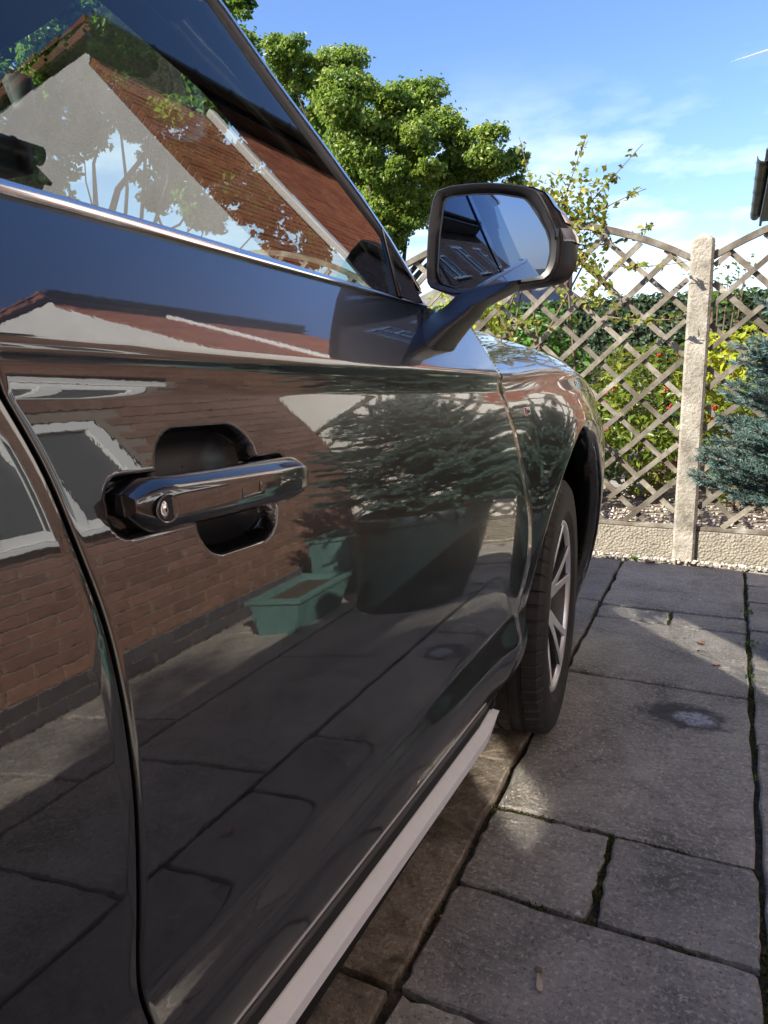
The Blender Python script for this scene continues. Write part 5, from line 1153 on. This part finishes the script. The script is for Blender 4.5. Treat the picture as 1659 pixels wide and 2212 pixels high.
# --- wing badge --------------------------------------------------------------
by, bz = 1.57, .985; bx = float(body(by, bz)) 
bd = MB().box(-.0005, .0022, -.021, .021, -.0085, .0085, .0008); ty = (float(body(by + .02, bz)) - float(body(by - .02, bz))) / .04; tz = (float(body(by, bz + .01)) - float(body(by, bz - .01))) / .02
bp_ = lambda x, y, z: (bx + x + ty * y + tz * z, by + y, bz + z)
bo = mk("wing_badge", [bp_(*p) for p in bd.v], bd.f, CHROME, car, smooth=False)
mk("badge_field", [bp_(.0026, -.0195, -.007), bp_(.0026, -.005, -.007), bp_(.0026, -.003, .007), bp_(.0026, -.0195, .007)], [(0, 1, 2, 3)], RED, bo)
def letters(txt, size, y0, z0, m, name):
    cu = bpy.data.curves.new(name, 'FONT'); cu.body = txt; cu.size = size; cu.extrude = .0003
    o = bpy.data.objects.new(name, cu); COL.objects.link(o); bpy.context.view_layer.update(); dg = bpy.context.evaluated_depsgraph_get(); me = bpy.data.meshes.new_from_object(o.evaluated_get(dg)); bpy.data.objects.remove(o)
    V = np.array([v.co[:] for v in me.vertices]); F = [tuple(p.vertices) for p in me.polygons]; return mk(name, [bp_(.0030 + z, y0 + x, z0 + y) for x, y, z in V], F, m, bo)
letters("S", .015, -.0165, -.0052, CHROME, "badge_letter"); letters("line", .0105, -.0005, -.004, SEAL, "badge_letters")
# --- wheels ------------------------------------------------------------------
def make_wheel(cx, cyy, steer, side):
    w = bpy.data.objects.new("wheel", None); COL.objects.link(w); w.parent = car; w.location = Vector((cx, cyy, WZC)) - car.location; w.rotation_euler = (0, 0, steer if side > 0 else math.pi + steer)
    def wk(name, v, f, m, smooth=True, par=None):
        me = bpy.data.meshes.new(name)
        if isinstance(f, np.ndarray): f = f.tolist()
        me.from_pydata([tuple(map(float, p)) for p in v], [], [tuple(q) for q in f]); o = link_mesh(name, me, m, par or w, smooth); return recalc(o)
    # tyre: local +X is the outer face. profile across the section with grooves and shoulder sipes
    wid, Rt, Rr = .1175, .378, .256
    sec = [(-.100, Rr), (-.112, Rr + .02), (-wid, Rr + .055), (-wid + .004, Rt - .035), (-wid + .014, Rt - .014)]
    xs = np.linspace(-.098, .098, 53); sec += [(x, Rt - .006 * (abs(x) / .098) ** 2.6) for x in xs]
    sec += [(wid - .014, Rt - .013), (wid - .006, Rt - .024), (wid - .003, Rt - .038), (wid, Rr + .062), (wid - .0005, Rr + .050), (wid - .004, Rr + .030), (wid - .0035, Rr + .026), (wid - .010, Rr + .012), (wid - .014, Rr + .002), (.094, Rr - .004)]
    na = 720; th = np.linspace(0, 2 * math.pi, na, endpoint=False); V = []
    pit = 60
    for q in th:
        ph = (q / (2 * math.pi) * pit) % 1.0; ph2 = (q / (2 * math.pi) * pit + .5) % 1
        c, s_ = math.cos(q), math.sin(q)
        for x, r_ in sec:
            d = 0
            if abs(x) < .0981:
                for g in (-.052, -.018, .018, .052):
                    if abs(x - g) < .0052: d = .0065
                if abs(x) > .060:
                    if ph < .10: d = max(d, .005)
                elif abs(x) < .012 and ph2 < .08: d = max(d, .003)
            elif Rt - .030 < r_ < Rt - .008:
                if ph < .10: d = .0035
            V.append((x, (r_ - d) * c, (r_ - d) * s_))
    n = len(sec); i, j = np.meshgrid(np.arange(na), np.arange(n - 1), indexing='ij'); a = (i * n + j).ravel(); b2 = (((i + 1) % na) * n + j).ravel()
    autosmooth(wk("tyre", V, np.stack([a, b2, b2 + 1, a + 1], 1), RUBBER), 30)
    # rim: barrel, lip, five twin spokes, hub
    k = 96; rg = lambda x, r_: [(x, r_ * math.cos(q), r_ * math.sin(q)) for q in np.linspace(0, 2 * math.pi, k, endpoint=False)]
    rim = wk("rim", *(lambda m_: (m_.v, m_.f))(MB().loft([rg(-.095, .245), rg(-.02, .222), rg(.070, .232), rg(.092, .238)], cap=False)), ALLOYDK)
    wk("rim_lip", *(lambda m_: (m_.v, m_.f))(MB().loft([rg(.090, .236), rg(.099, .239), rg(.1035, .246), rg(.1035, .2515), rg(.099, .256), rg(.090, .258)], cap=False)), ALLOY, par=rim)
    wk("brake_disc", *(lambda m_: (m_.v, m_.f))(MB().loft([rg(-.01, .165), rg(.004, .165), rg(.004, .09), rg(.03, .085), rg(.03, .001)], cap=False)), ALLOYDK, False)
    for s5 in range(5):
        base = s5 * 2 * math.pi / 5 + math.pi / 2
        for sd in (-1, 1):
            face, sidem = MB(), MB(); F_, S_ = [], []
            for t in np.linspace(0, 1, 9):
                r_ = .045 + (.240 - .045) * t; ang = base + sd * (.10 + .135 * t ** .8); hw = .0125 - .0025 * t + .006 * (1 - t) ** 2; x = .070 + .030 * t ** .7 - .008 * (1 - t)
                e = np.array([0, math.cos(ang), math.sin(ang)]); p = np.array([0, -math.sin(ang), math.cos(ang)])
                P = lambda o, dx: tuple(e * r_ + p * o + np.array([x + dx, 0, 0]))
                F_.append([P(-hw, 0), P(-hw * .9, .0022), P(hw * .9, .0022), P(hw, 0)]); S_.append([P(-hw, 0), P(-hw * 1.25, -.018), P(-hw * .8, -.05), P(hw * .8, -.05), P(hw * 1.25, -.018), P(hw, 0)])
            face.loft(F_); sidem.loft(S_, closed=False, cap=False)
            sp_ = wk("spoke", face.v, face.f, ALLOY, False, rim); wk("spoke_side", sidem.v, sidem.f, ALLOYDK, True, rim)
    wk("hub", *(lambda m_: (m_.v, m_.f))(MB().loft([rg(.01, .075), rg(.058, .066), rg(.064, .060), rg(.066, .036), rg(.072, .032), rg(.075, .024), rg(.0755, .001)], cap=False)), ALLOYDK, True, rim)
    for q in range(5):
        a = q * 2 * math.pi / 5; mb = MB().tube([(.055, .052 * math.cos(a), .052 * math.sin(a)), (.071, .052 * math.cos(a), .052 * math.sin(a))], .0085, 6); wk("wheel_bolt", mb.v, mb.f, CHROME, False, rim)
    return w
w0 = make_wheel(-.404 - .1175, WYC + .01, R(4), 1)
def copy_tree(o, parent):
    c = o.copy(); COL.objects.link(c); c.parent = parent
    for ch in o.children: copy_tree(ch, c)
    return c
for x, y, rz in ((2 * CXC + .5215, WYC + .01, math.pi + R(4)), (-.5215, RYC, 0), (2 * CXC + .5215, RYC, math.pi)):
    c = copy_tree(w0, car); c.location = Vector((x, y, WZC)) - car.location; c.rotation_euler = (0, 0, rz)
